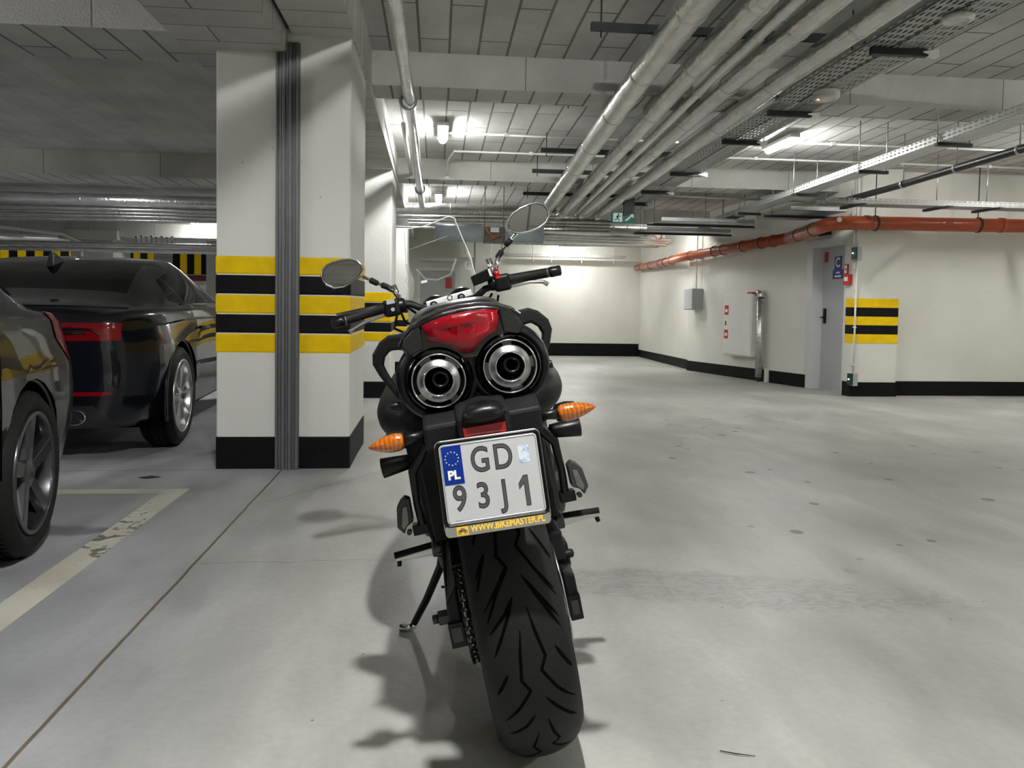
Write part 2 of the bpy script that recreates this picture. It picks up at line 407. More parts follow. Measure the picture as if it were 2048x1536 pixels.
# ================================================================== THE SETTING
def slab(name, x0, x1, ys, ztop, zbot, mat, xs=None):
    """a slab that follows the fall of the garage"""
    b = MB(); xs = xs or [x0, x1]
    for (ya, yb) in zip(ys[:-1], ys[1:]):
        for xa, xb in zip(xs[:-1], xs[1:]):
            b.hexa([(xa, ya, zbot+sh(ya)), (xb, ya, zbot+sh(ya)), (xb, yb, zbot+sh(yb)), (xa, yb, zbot+sh(yb)),
                    (xa, ya, ztop+sh(ya)), (xb, ya, ztop+sh(ya)), (xb, yb, ztop+sh(yb)), (xa, yb, ztop+sh(yb))])
    bmesh.ops.remove_doubles(b.bm, verts=b.bm.verts, dist=1e-5)
    # inner partitions left by stacking the boxes
    seen = {}
    for f in list(b.bm.faces):
        k = tuple(sorted(v.index for v in f.verts))
    b.bm.verts.index_update()
    for f in list(b.bm.faces):
        seen.setdefault(tuple(sorted(v.index for v in f.verts)), []).append(f)
    dead = [f for v in seen.values() if len(v) > 1 for f in v]
    bmesh.ops.delete(b.bm, geom=dead, context='FACES')
    return b.build(name, mat)
struct(slab('floor', -14.5, 9.2, [-5.2, 5, 26], 0, -.3, M_FLOOR), 'grey polished concrete garage floor with joints and dark drips', 'floor')
struct(slab('ceiling', -.67, 9.2, [-5.2, 5, 26], 3.0, 2.8, M_CEIL), 'grey board-lined ceiling over the driving lane', 'ceiling')
struct(slab('ceiling', -14.5, -1.1, [-5.2, 5, 26], 2.95, 2.7, M_CEILL), 'darker grey board-lined ceiling over the parked cars', 'ceiling')

def wallseg(b, a, c, z0, z1, th=.12, side=1):
    """vertical wall box between plan points a->c, thickness towards 'side'"""
    (ax, ay), (cx, cy) = a, c
    L = math.hypot(cx-ax, cy-ay); nx, ny = -(cy-ay)/L*th*side, (cx-ax)/L*th*side
    b.hexa([(ax, ay, z0+sh(ay)), (cx, cy, z0+sh(cy)), (cx+nx, cy+ny, z0+sh(cy)), (ax+nx, ay+ny, z0+sh(ay)),
            (ax, ay, z1+sh(ay)), (cx, cy, z1+sh(cy)), (cx+nx, cy+ny, z1+sh(cy)), (ax+nx, ay+ny, z1+sh(ay))])
# right-hand walls: bay wall, pilaster, door wall, slanting wall, recess, back
b = MB(); wallseg(b, (9.2, 9.03), (5.55, 9.03), -.05, 3.0, .3, -1)
struct(b.build('wall_right', M_WALL), 'cream wall right of the striped pier', 'wall')
b = MB(); b.box((5.02, 8.9, -.2), (5.60, 9.07, 3.0)); struct(b.build('wall_pier', M_WALL), 'cream wall pier with yellow and black stripes beside the grey door', 'wall')
b = MB(); wallseg(b, (5.05, 10.10), (4.58, 13.72), -.05, 3.0, .5, -1)
struct(b.build('wall_side', M_WALL), 'cream side wall carrying the white cabinet', 'wall')
b = MB(); wallseg(b, (4.66, 13.72), (5.10, 19.2), -.05, 3.0, .5, -1)
struct(b.build('wall_recess', M_WALL), 'cream far side wall running into the back corner', 'wall')
b = MB(); wallseg(b, (1.2, 19.1), (5.6, 19.1), -.05, 3.0, .3, 1)
struct(b.build('wall_back', M_WALL), 'cream back wall at the end of the driving lane', 'wall')
b = MB(); b.box((5.3, 9.07, -.3), (5.9, 10.2, 2.95))
b.box((5.05, 9.08, 1.86), (5.35, 10.14, 2.95))
struct(b.build('wall_door', M_WALL), 'cream wall around the recessed grey door', 'wall')
# far spaces
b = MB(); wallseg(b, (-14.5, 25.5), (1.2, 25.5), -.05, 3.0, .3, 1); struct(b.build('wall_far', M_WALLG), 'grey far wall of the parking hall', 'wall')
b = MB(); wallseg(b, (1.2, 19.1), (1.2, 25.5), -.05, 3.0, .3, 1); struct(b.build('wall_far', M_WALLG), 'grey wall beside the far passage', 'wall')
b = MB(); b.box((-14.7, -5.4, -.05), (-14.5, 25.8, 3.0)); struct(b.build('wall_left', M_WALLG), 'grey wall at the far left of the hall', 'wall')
b = MB(); b.box((-14.6, -5.4, -.05), (9.3, -5.2, 3.0)); struct(b.build('wall_front', M_WALL), 'cream wall behind the viewer', 'wall')
b = MB(); b.box((9.2, -5.4, -.2), (9.4, 9.4, 3.0)); struct(b.build('wall_end', M_WALL), 'cream wall closing the lane on the right', 'wall')

# black painted bases
def base(a, c, h=.18, th=.012, side=1, lab=None):
    b = MB(); wallseg(b, a, c, -.02, h, th, side); o = struct(b.build('baseboard_right', M_BLK)); return o
base((9.2, 9.03), (5.60, 9.03)); 
b = MB(); b.box((5.008, 8.888, -.12), (5.61, 9.075, .088)); struct(b.build('baseboard_pier', M_BLK))
base((5.05, 10.10), (4.58, 13.72)).name = 'baseboard_side'
base((4.66, 13.72), (5.10, 19.1)).name = 'baseboard_recess'
base((1.2, 19.1), (5.1, 19.1), h=.32, side=-1).name = 'baseboard_back'
# yellow / black bands on the pier
for i, (za, zb) in enumerate(((1.11, 1.0), (1.0, .89), (.89, .785), (.785, .675), (.675, .565))):
    b = MB(); b.box((5.016, 8.896, zb), (5.604, 9.06, za)); o = b.build('trim_%d' % (i+1), M_YEL if i % 2 == 0 else M_BLK); o['kind'] = 'structure'

# concrete columns
def column(x0, x1, y0, y1, zt, mat, bands, basez, label, joint=None):
    z0 = sh(y0)
    e = E('concrete_column', ((x0+x1)/2, (y0+y1)/2, z0), label, 'column', kind='structure')
    b = MB(); b.box((x0, y0, z0-.06), (x1, y1, zt)); b.build('shaft', mat, e, bevel=.012, world=True)
    t = .004
    if basez:
        b = MB(); b.box((x0-t, y0-t, z0-.05), (x1+t, y1+t, z0+basez)); b.build('base_paint', M_BLK, e, bevel=.012, world=True)
    for i, (a, c) in enumerate(bands):
        b = MB(); b.box((x0-t, y0-t, c), (x1+t, y1+t, a)); b.build('yellow_band' if i % 2 == 0 else 'black_band', M_YEL if i % 2 == 0 else M_BLK, e, bevel=.012, world=True)
    return e
bz = [(1.232, 1.123), (1.123, 1.010), (1.010, .898), (.898, .786), (.786, .672)]
c1 = column(-1.262, -.506, 4.55, 5.42, 2.62, M_COLW, bz, .19, 'wide white column with yellow and black bands behind the motorcycle')
bz2 = [(v[0]*.985-.105, v[1]*.985-.105) for v in bz]
c2 = column(-1.20, -.505, 8.50, 9.40, 2.62, M_COLW, [(1.085, .97), (.97, .862), (.862, .755), (.755, .648), (.648, .545)], .185, 'second white banded column, farther down the row')
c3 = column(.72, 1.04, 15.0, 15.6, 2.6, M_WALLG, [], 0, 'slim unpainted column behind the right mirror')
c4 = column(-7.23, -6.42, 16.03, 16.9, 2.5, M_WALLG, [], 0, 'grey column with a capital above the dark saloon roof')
b = MB(); b.box((-7.40, 15.9, 2.12), (-6.3, 17.0, 2.30)); b.build('capital', M_WALLG, c4, world=True)
# third banded column glimpsed between the second one and the motorcycle
c5 = column(-1.2, -.50, 12.6, 13.4, 2.6, M_COLW, [(1.02, .91), (.91, .80), (.80, .69), (.69, .58), (.58, .48)], .18, 'farthest white banded column, mostly hidden behind the second')
# grey expansion joint profile running up the first column
e = E('expansion_joint_cover', (-.855, 4.55, 0), 'tall ribbed grey metal joint cover up the middle of the banded column', 'joint cover')
b = MB()
b.box((-.925, 4.528, .0), (-.793, 4.548, 2.44))
b.build('back_strip', P('joint_grey', (.135, .14, .15), .42, .5, noise=.1), e, world=True)
b = MB()
for x, wd, d in ((-.918, .012, .014), (-.898, .008, .010), (-.880, .016, .018), (-.860, .010, .012), (-.843, .016, .018), (-.822, .008, .010), (-.804, .014, .014)):
    b.box((x-wd/2, 4.528-d, .0), (x+wd/2, 4.530, 2.44))
b.build('ribs', P('joint_rib', (.20, .205, .215), .35, .6, noise=.1), e, bevel=.002, world=True)
# beams
def lbeam(x0, x1, zb, zt, label, ys=(-5.2, 5, 25.5)):
    o = slab('beam', x0, x1, list(ys), zt, zb, [M_CEILX]); struct(o, label, 'beam'); return o
lbeam(-1.43, -.868, 2.385, 2.95, 'long left ceiling beam meeting the banded column')
lbeam(-.835, -.488, 2.488, 3.0, 'long right ceiling beam meeting the banded column')
b = slab('beam', -.872, -.83, [-5.2, 4.54], 2.9, 2.52, M_RAIL); struct(b, 'dark gap filler between the two long beams', 'beam')
def xbeam(x0, x1, y0, y1, zb, zt, label):
    b = MB(); b.hexa([(x0, y0, zb+sh(y0)), (x1, y0, zb+sh(y0)), (x1, y1, zb+sh(y1)), (x0, y1, zb+sh(y1)), (x0, y0, zt), (x1, y0, zt), (x1, y1, zt), (x0, y1, zt)])
    b.bm.faces.ensure_lookup_table()
    b.bm.faces[0].material_index = 1
    return struct(b.build('beam', [M_BEAMF, M_CEIL], normals=False), label, 'beam')
names = {1.95: 'above the viewer', 5.68: 'nearest over the lane', 9.36: 'second over the lane', 13.0: 'third over the lane', 16.7: 'fourth over the lane', -1.8: 'behind the viewer over the lane'}
for y in (5.68, 9.36, 13.0, 16.7):
    xbeam(-.49, 9.1, y, y+.34, 2.555, 2.99, 'crosswise ceiling beam ' + names[y])
for y, n in ((-.6, 'behind the viewer'), (4.42, 'above the parked cars'), (9.08, 'behind the pipes on the left'), (16.0, 'resting on the grey column'), (12.9, 'second on the left')):
    xbeam(-14.5, -1.42, y, y+.56, 2.435, 2.9, 'crosswise left-hand beam ' + n)

# ---- gate of striped boards hanging far left
def stripeboard(x0, x1, y, z0, z1, wd, label):
    e = E('striped_headroom_board', ((x0+x1)/2, y, z0), label, 'headroom board', 'striped boards hanging at the far left')
    b = MB(); b.box((x0, y, z0), (x1, y+.05, z1)); b.build('board', M_YEL, e, world=True)
    b = MB(); x = x0
    while x < x1:
        b.box((x, y-.006, z0-.001), (min(x+wd*.5, x1), y+.056, z1+.001)); x += wd
    b.build('black_stripes', M_BLK, e, world=True)
stripeboard(-6.92, -5.3, 21, 1.62, 2.22, .36, 'striped board hanging right of the grey column capital')
stripeboard(-9.0, -7.6, 21.5, 1.85, 2.3, .36, 'striped board glimpsed behind the grey column')
stripeboard(-13.5, -9.0, 21, 1.9, 2.28, .42, 'striped board at the far left edge above the car roof')
b = MB(); b.box((-6.9, 21.02, 1.45), (-4.9, 21.1, 1.60)); tag(b.build('red_barrier_beam', P('dull_red', (.12, .01, .01), .5)), 'dark red bar under the striped board near the column', 'bar')
b = MB(); b.box((-6.9, 21.3, -.35), (-5.3, 21.4, 1.50)); tag(b.build('roller_shutter', P('lit_white_panel', (.8, .82, .76), .6)), 'white shutter panel glimpsed beyond the dark saloon', 'shutter')
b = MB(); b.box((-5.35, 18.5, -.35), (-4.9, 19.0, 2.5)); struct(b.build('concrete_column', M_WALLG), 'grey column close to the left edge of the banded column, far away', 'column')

# ---- door in the right wall
e = E('door_1', (5.2, 9.7, sh(9.7)), 'grey steel door with blue C sign in the recess', 'door', kind='structure')
b = MB(); b.box((5.19, 9.15, sh(9.4)-.02), (5.24, 9.98, 1.79)); b.build('door_leaf', M_DOOR, e, world=True)
b = MB()
b.box((5.04, 9.98, -.14), (5.26, 10.15, 1.90)); b.box((5.035, 9.075, -.12), (5.26, 9.15, 1.90)); b.box((5.036, 9.08, 1.79), (5.26, 10.15, 1.90))
b.build('door_frame', P('door_frame_white', (.60, .61, .61), .4), e, bevel=.006, world=True)
b = MB(); b.box((5.165, 9.86, .78), (5.19, 9.90, .98)); b.cyl((5.16, 9.88, .86), (5.12, 9.88, .86), .012); b.tube([(5.125, 9.88, .86), (5.12, 9.78, .865)], .011)
b.build('door_handle', M_BPL, e, world=True)
e = E('door_sign', (5.185, 9.58, 1.40), 'blue sign with white letter C over a blue text strip on the grey door', 'sign')
b = MB(); b.box((5.183, 9.50, 1.49), (5.189, 9.67, 1.66)); b.box((5.183, 9.45, 1.37), (5.189, 9.71, 1.485)); b.build('panel', M_BLUE, e, world=True)
FY = frame((5.180, 9.585, 1.575), (0, -1, 0), (0, 0, 1)); txt('letter', 'C', .17, M_WHITE, e, wm(e).inverted() @ FY, offset=.004)
b = MB(); b.box((5.181, 9.53, 1.44), (5.184, 9.63, 1.46)); b.box((5.181, 9.50, 1.39), (5.184, 9.66, 1.415)); b.build('white_print', M_WHITE, e, world=True)
b = MB(); b.box((5.183, 9.85, 1.60), (5.189, 9.93, 1.735)); tag(b.build('fire_door_sign', M_RED), 'small red notice in the upper corner of the grey door', 'sign')
b = MB(); b.box((5.0, 9.52, 1.93), (5.045, 9.78, 2.02)); o = b.build('exit_sign', P('exit_dark', (.015, .03, .02), .4)); tag(o, 'dark emergency exit sign above the grey door', 'exit sign')

# ---- fire notices, detectors and conduit on the pier
e = E('fire_notice', (5.01, 9.0, 1.28), 'pair of red fire notices on the pier left of the conduit', 'sign')
b = MB(); b.box((5.005, 9.02, 1.40), (5.018, 9.12, 1.53)); b.box((4.975, 8.93, 1.275), (5.018, 9.07, 1.40)); b.build('panel', M_RED, e, world=True)
b = MB(); b.box((5.003, 9.045, 1.42), (5.0055, 9.095, 1.46)); b.box((5.003, 9.04, 1.475), (5.0055, 9.10, 1.515)); b.box((4.972, 8.96, 1.32), (4.9755, 9.04, 1.37)); b.build('white_pictogram', M_WHITE, e, world=True)
for z, lab in ((1.57, 'green-lit gas detector high on the striped pier'), (.05, 'green-lit gas detector low on the striped pier')):
    e = E('gas_detector', (4.98, 8.86, z), lab, 'detector', 'gas detectors on the pier')
    b = MB(); b.box((5.0, 8.80, z), (5.06, 8.885, z+.155)); b.build('housing', M_GREYPL, e, bevel=.006, world=True)
    b = MB(); b.box((4.965, 8.81, z+.01), (5.0, 8.88, z+.15)); b.build('faceplate', P('dark_green_face', (.01, .03, .02), .3), e, world=True)
    b = MB(); b.lathe([(0, -.006), (.007, -.004), (.007, .004), (0, .004)], (4.96, 8.84, z+.08), 'X', 12); b.build('status_light', EM('green_led', (.1, 1, .7), 5), e, world=True)
b = MB(); b.cyl((5.035, 8.87, .20), (5.035, 8.87, 1.58), .011); b.cyl((5.035, 8.87, 1.72), (5.035, 8.87, 2.7), .009); b.cyl((5.0, 8.88, 1.40), (5.0, 8.88, 1.58), .008)
b.cyl((4.995, 8.88, 1.70), (4.995, 8.88, 2.7), .009)
for z in (.3, .75, 1.2, 1.45, 1.9): b.box((5.02, 8.855, z), (5.05, 8.9, z+.015))
tag(b.build('conduit_pipe', M_PVC), 'thin white conduit running up the corner of the striped pier', 'conduit')

# ---- white hydrant cabinet and insulated riser on the side wall
def wp(t, off=0, z=0):  # along the slanting side wall; off = out from the wall
    a = Vector((5.05, 10.10, 0)); c = Vector((4.58, 13.72, 0)); d = (c-a); L = d.length; d /= L; n = Vector((-d.y, d.x, 0))
    p = a + d*t + n*off; return (p.x, p.y, z+sh(p.y)*1)
def wbox(b, t0, t1, o0, o1, z0, z1):
    p = [wp(t0, o0, z0), wp(t1, o0, z0), wp(t1, o1, z0), wp(t0, o1, z0)]; q = [(x, y, z+(z1-z0)) for x, y, z in p]
    b.hexa(p+q)
e = E('hydrant_cabinet', wp(1.65, .1, .3), 'tall white hydrant cabinet with red stickers on the side wall', 'cabinet')
b = MB(); wbox(b, 1.16, 2.02, 0.002, .17, .36, 1.35); b.build('body', M_PVC, e, bevel=.008, world=True)
b = MB(); wbox(b, 1.19, 1.99, .168, .185, .385, 1.325); b.build('cabinet_door', P('cabinet_door_white', (.77, .77, .73), .45), e, bevel=.006, world=True)
for z in (1.01, .63):
    b = MB(); wbox(b, 1.84, 1.96, .184, .188, z, z+.15 if z > .9 else z+.14); b.build('red_sticker', M_RED, e, world=True)
    b = MB(); wbox(b, 1.86, 1.94, .187, .190, z+.04, z+.09); b.build('white_pictogram', M_WHITE, e, world=True)
b = MB(); wbox(b, 1.158, 1.30, .03, .172, 1.32, 1.352); b.build('red_label', M_RED, e, world=True)
b = MB(); wbox(b, 1.90, 1.94, .184, .187, .84, .91); b.build('lock', M_RAIL, e, world=True)
e = E('insulated_riser_pipe', wp(1.05, .1, 0), 'foil-wrapped vertical pipe beside the white cabinet', 'pipe')
b = MB(); b.cyl(wp(1.03, .10, .07), wp(1.03, .10, 1.25), .055); b.tube([wp(1.03, .10, 1.25), wp(1.06, .09, 1.32), wp(1.2, .08, 1.34)], .055); b.build('insulation', M_FOIL, e, world=True)
b = MB(); b.cyl(wp(1.03, .10, 0), wp(1.03, .10, .1), .03); b.build('pipe_foot', M_RAIL, e, world=True)
b = MB(); wbox(b, .90, .97, .002, .05, -.0, .20); b.build('white_cover', M_PVC, e, world=True)
e = E('junction_box', wp(3.3, .1, 1.0), 'grey wall box with a thin conduit rising from it', 'box')
b = MB(); wbox(b, 3.08, 3.42, 0.002, .20, 1.105, 1.475); b.build('box_body', M_GREYPL, e, bevel=.008, world=True)
b = MB(); wbox(b, 3.09, 3.41, .20, .212, 1.115, 1.465); b.build('box_lid', P('light_grey_lid', (.55, .56, .57), .45), e, bevel=.006, world=True)
b = MB(); b.cyl(wp(3.2, .08, 1.47), wp(3.2, .08, 2.55), .012); b.build('conduit', M_PVC, e, world=True)

# ================================================================== PIPES AND TRAYS UNDER THE CEILING
def hz(x, y, z): return (x, y, z+sh(y))
def runpipe(name, pts, r, mat, label, cat='pipe', group=None, n=20, ringstep=None, ringr=1.05, ringname='joint_band', ringmat=None):
    e = E(name, pts[0], label, cat, group)
    b = MB(); b.tube(pts, r, n); b.build('pipe_run', mat, e, world=True)
    if ringstep:
        tot = 0
        for (p, q) in zip(pts[:-1], pts[1:]):
            p, q = Vector(p), Vector(q); L = (q-p).length; d = (q-p)/L; t = ringstep*.6
            while t < L:
                c = p+d*t; b = MB(); b.tube([c-d*.012, c-d*.006, c+d*.006, c+d*.012], [r, r*ringr, r*ringr, r], n)
                b.build(ringname, ringmat or mat, e, world=True); t += ringstep
    return e
# five insulated pipes; they end above the crosswise bundle
ends = {}
for (xa, xb, z, r, ye, lab) in ((1.20, 1.56, 2.50, .088, 11.35, 'leftmost and thickest foil-wrapped pipe of the overhead bundle'),
                       (1.50, 1.85, 2.50, .072, 11.6, 'second foil-wrapped pipe from the left in the overhead bundle'),
                       (1.68, 2.04, 2.50, .036, 11.8, 'thinnest foil-wrapped pipe in the middle of the overhead bundle'),
                       (1.87, 2.15, 2.50, .067, 12.0, 'fourth foil-wrapped pipe of the overhead bundle'),
                       (2.18, 2.40, 2.49, .066, 12.2, 'rightmost foil-wrapped pipe of the overhead bundle, next to the cable tray')):
    k = (xb-xa)/(11-2.0)
    P0 = [(xa+k*(y-2.0)) for y in (-3.0, 2, 5, ye)]
    pts = [hz(P0[0], -3.0, z), hz(P0[1], 2, z), hz(P0[2], 5, z), hz(P0[3], ye, z)]
    pts += [(P0[3]-.10, ye+.22, pts[-1][2]-.02), (P0[3]-.4, ye+.30, pts[-1][2]-.04)]
    e = E('insulated_pipe', pts[1], lab, 'pipe', 'foil-wrapped pipes of the overhead bundle')
    b = MB(); b.tube(pts, r, 24); b.build('pipe_run', M_FOIL, e, world=True)
    y = 2.7 + random.random()*.5
    while y < ye:
        x = xa+k*(y-2.0); c = Vector(hz(x, y, z))
        b = MB(); b.tube([c-Vector((0, .014, 0)), c-Vector((0, .010, 0)), c+Vector((0, .010, 0)), c+Vector((0, .014, 0))], [r*1.0, r*1.05, r*1.05, r*1.0], 24)
        b.build('joint_band', M_FOIL, e, world=True); y += 1.0+random.random()*.15
# hangers of the bundle
for i, y in enumerate((2.6, 4.55, 6.1, 7.9, 9.0, 10.6)):
    x0 = .86 + .045*(y-4)
    e = E('pipe_hanger', hz(x0, y, 2.62), 'dark hanger rail across the pipe bundle, number %s from the front' % ('zero one two three four five six'.split()[i+1]), 'hanger', 'hanger rails above the pipe bundle')
    b = MB(); b.box((x0, y-.02, 2.60+sh(y)), (x0+1.7, y+.02, 2.645+sh(y))); b.build('rail', M_RAIL, e, world=True)
    for dx in (.06, 1.62):
        b = MB(); b.cyl((x0+dx, y, 2.56+sh(y)), (x0+dx, y, 2.82+sh(y)), .005, n=8); b.build('rod', M_RAIL, e, world=True)
# left thin foil pipe
e = runpipe('insulated_pipe', [hz(-.245, .3, 2.525), hz(-.235, 5, 2.525), hz(-.225, 6.0, 2.525), hz(-.24, 11.2, 2.50)], .043, M_FOILB, 'single slim foil-wrapped pipe right of the banded column')
for y in (5.95, 9.9):
    b = MB(); b.lathe([(.045, -.012), (.066, -.012), (.066, .012), (.045, .012)], hz(-.235, y, 2.52), 'Y', 24); b.build('clamp', M_GALV, e, world=True)
b = MB(); b.tube([hz(-.33, 7.2, 2.66), hz(-.33, 9.3, 2.60)], .022, 10); b.build('side_pipe', M_PVC, e, world=True)
# crosswise bundle
runpipe('insulated_pipe', [(-11, 11.5, 2.36), (1.75, 11.5, 2.36)], .088, M_FOILB, 'thick foil-wrapped crosswise pipe on top of the far bundle', ringstep=1.3)
for i, (z, r, y) in enumerate(((2.235, .022, 11.5), (2.19, .018, 11.55), (2.15, .020, 11.6), (2.10, .016, 11.65), (2.27, .03, 11.75))):
    runpipe('insulated_pipe', [(-11, y, z), (2.6, y, z)], r, M_FOIL, 'slim crosswise pipe under the thick far one, %s of the stack' % ('topmost', 'second', 'third', 'lowest', 'hindmost')[i], group='slim crosswise pipes of the far bundle', n=12)
runpipe('insulated_pipe', [(1.6, 12.6, 2.22), (3.6, 12.9, 2.20), (3.95, 13.4, 2.18)], .075, M_FOILB, 'brightly lit foil pipe run right of the exit sign', ringstep=.7)
for i, (y, z) in enumerate(((12.7, 2.13), (12.85, 2.10), (13.0, 2.07))):
    runpipe('insulated_pipe', [(1.0, y, z), (3.3, y+.1, z), (4.1, y+.7, z+.02)], .035, M_FOIL, '%s slim foil pipe under the brightly lit run' % ('first', 'second', 'lowest')[i], group='slim pipes under the lit run', n=12)
    _q = [o for o in COL.objects if o.type == 'EMPTY'][-1]
    b = MB(); b.cyl((1.5+.02*i, y+.005, z), (1.5+.02*i, y+.005, 2.66), .005, n=8); b.build('hanger_rod', M_GALV, _q, world=True)
# blue-grey ducts
for xa, xb, lab in ((-.05, .64, 'left half of the blue-grey round duct behind the windscreen'), (.95, 1.5, 'right half of the blue-grey round duct behind the right mirror')):
    e = E('round_duct', (xa, 11.0, 1.97), lab, 'duct', 'blue-grey round ducts')
    b = MB(); b.tube([(xa, 11.0, 1.975), (xb, 11.0, 1.965)], .122, 32, cap=True); b.build('duct_shell', M_DUCT, e, world=True)
    for xx in (xa+.01, xb-.01):
        b = MB(); b.cyl((xx-.008, 11.0, 1.97), (xx+.008, 11.0, 1.97), .125, n=32); b.build('rim', P('duct_rim', (.30, .34, .35), .4), e, world=True)
e = E('cable_bundle', (.8, 11.0, 1.96), 'brown cables in a dark bracket between the two duct halves', 'cable')
b = MB(); b.box((.64, 10.98, 1.84), (.95, 11.12, 2.07)); b.cyl((.66, 11.05, 2.07), (.66, 11.05, 2.68), .006, n=8); b.cyl((.93, 11.05, 2.07), (.93, 11.05, 2.68), .006, n=8); b.build('bracket', P('brown_grey_bracket', (.12, .105, .09), .5), e, world=True)
b = MB()
for k in range(3): b.tube([(.64+.01*k, 10.93, 2.07), (.68+.02*k, 10.92, 1.99-.01*k), (.76, 10.92, 1.93-.02*k), (.88, 10.93, 1.95)], .009, 8)
b.build('cables', P('copper_cable', (.40, .14, .05), .5), e, world=True)
b = MB(); b.box((.74, 10.95, 1.99), (.86, 10.99, 2.06)); b.build('metal_plate', M_GALV, e, world=True)
# far white door behind the windscreen
e = E('door_2', (.1, 24, -.4), 'pale grey door far behind the windscreen', 'door', kind='structure')
b = MB(); b.box((-.36, 15.99, sh(16)-.02), (.36, 16.04, 1.64)); b.build('door_leaf', P('pale_grey_door', (.46, .47, .46), .5), e, world=True)
b = MB(); b.box((-.42, 15.97, 1.64), (.42, 16.04, 1.70)); b.box((-.42, 15.97, -.25), (-.36, 16.04, 1.64)); b.box((.36, 15.97, -.25), (.42, 16.04, 1.64)); b.build('door_frame', M_PVC, e, world=True)
b = MB(); b.box((-.9, 16.045, -.3), (1.3, 16.3, 2.75)); struct(b.build('wall_passage', M_WALL), 'pale wall behind the windscreen holding the pale grey door', 'wall')
b = MB(); b.tube([(-.35, 15.8, 1.86), (1.0, 15.8, 1.88)], .035, 10); tag(b.build('ceiling_conduit', M_PVC), 'white pipe on the wall above the pale door seen through the windscreen', 'conduit')
b = MB(); b.box((.16, 15.96, 1.28), (.29, 15.985, 1.50)); tag(b.build('fire_notice', M_RED), 'red notice on the pale door seen through the windscreen', 'sign')

# cable trays beside the bundle
e = E('cable_tray', hz(2.55, 4, 2.55), 'pair of perforated grey cable trays running along the right of the pipe bundle', 'cable tray')
for x0, x1 in ((2.53, 2.70), (2.72, 2.93)):
    for nme, (a0, a1, z0, z1) in (('tray_bottom', (x0, x1, 2.555, 2.558)), ('tray_side', (x0, x0+.003, 2.555, 2.615)), ('tray_side', (x1-.003, x1, 2.555, 2.615))):
        b = MB()
        for ya, yb in ((-3, 5), (5, 11.6)):
            b.hexa([(a0, ya, z0+sh(ya)), (a1, ya, z0+sh(ya)), (a1, yb, z0+sh(yb)), (a0, yb, z0+sh(yb)), (a0, ya, z1+sh(ya)), (a1, ya, z1+sh(ya)), (a1, yb, z1+sh(yb)), (a0, yb, z1+sh(yb))])
        b.build(nme, M_PERF, e, world=True)
b = MB()
for k in range(5): b.tube([hz(2.56+.03*k, -3, 2.575), hz(2.57+.028*k, 5, 2.575), hz(2.56+.03*k, 11.4, 2.575)], .010, 6)
b.build('cables', M_BPIPE, e, world=True)
for i, y in enumerate((4.47, 5.92, 6.90, 8.47, 9.7, 10.7)):
    e = E('tray_bracket', hz(2.62, y, 2.52), '%s dark bracket arm from the front carrying the perforated trays' % ('first', 'second', 'third', 'fourth', 'fifth', 'sixth')[i], 'bracket', 'bracket arms under the cable trays')
    z = 2.535+sh(y)
    b = MB(); b.box((2.58, y-.02, z-.022), (2.935, y+.02, z+.018)); b.build('arm', M_RAIL, e, world=True)
    b = MB(); b.hexa([(2.90, y-.026, z-.004), (3.0, y-.026, z-.026), (3.0, y+.022, z-.026), (2.90, y+.022, z-.004), (2.90, y-.026, z+.004), (3.0, y-.026, z+.022), (3.0, y+.022, z+.022), (2.90, y+.022, z+.004)])
    b.build('end_cap', P('white_end_cap', (.9, .9, .88), .5), e, world=True)
    b = MB(); b.cyl((2.60, y, z), (2.60, y, 2.82+sh(y)), .005, n=8); b.cyl((2.975, y, z), (2.975, y, z+.05), .006, n=8); b.build('rod', M_GALV, e, world=True)
# bright tray on the right
e = E('cable_tray', hz(3.98, 7, 2.38), 'bright white-lit perforated cable tray running into the distance at right', 'cable tray')
for nme, (a0, a1, z0, z1) in (('tray_side', (3.97, 3.974, 2.34, 2.405)), ('tray_bottom', (3.97, 4.17, 2.338, 2.341)), ('tray_side', (4.166, 4.17, 2.34, 2.405))):
    b = MB()
    for ya, yb in ((-3, 5), (5, 12.0)):
        b.hexa([(a0, ya, z0+sh(ya)), (a1, ya, z0+sh(ya)), (a1, yb, z0+sh(yb)), (a0, yb, z0+sh(yb)), (a0, ya, z1+sh(ya)), (a1, ya, z1+sh(ya)), (a1, yb, z1+sh(yb)), (a0, yb, z1+sh(yb))])
    b.build(nme, M_PERFW, e, world=True)
for i, y in enumerate((5.85, 7.0, 8.35, 9.9, 11.2)):
    h = E('tray_hanger', hz(4.07, y, 2.33), '%s pair of hanger rods from the front on the bright cable tray' % ('first', 'second', 'third', 'fourth', 'fifth')[i], 'hanger', 'hanger rods of the bright tray')
    z = 2.325+sh(y)
    b = MB(); b.box((3.95, y-.02, z-.015), (4.25, y+.02, z+.012)); b.build('arm', M_RAIL, h, world=True)
    for x in (3.962, 4.235):
        b = MB(); b.cyl((x, y, z), (x, y, 2.80+sh(y)), .0055, n=8); b.build('rod', M_GALV, h, world=True)
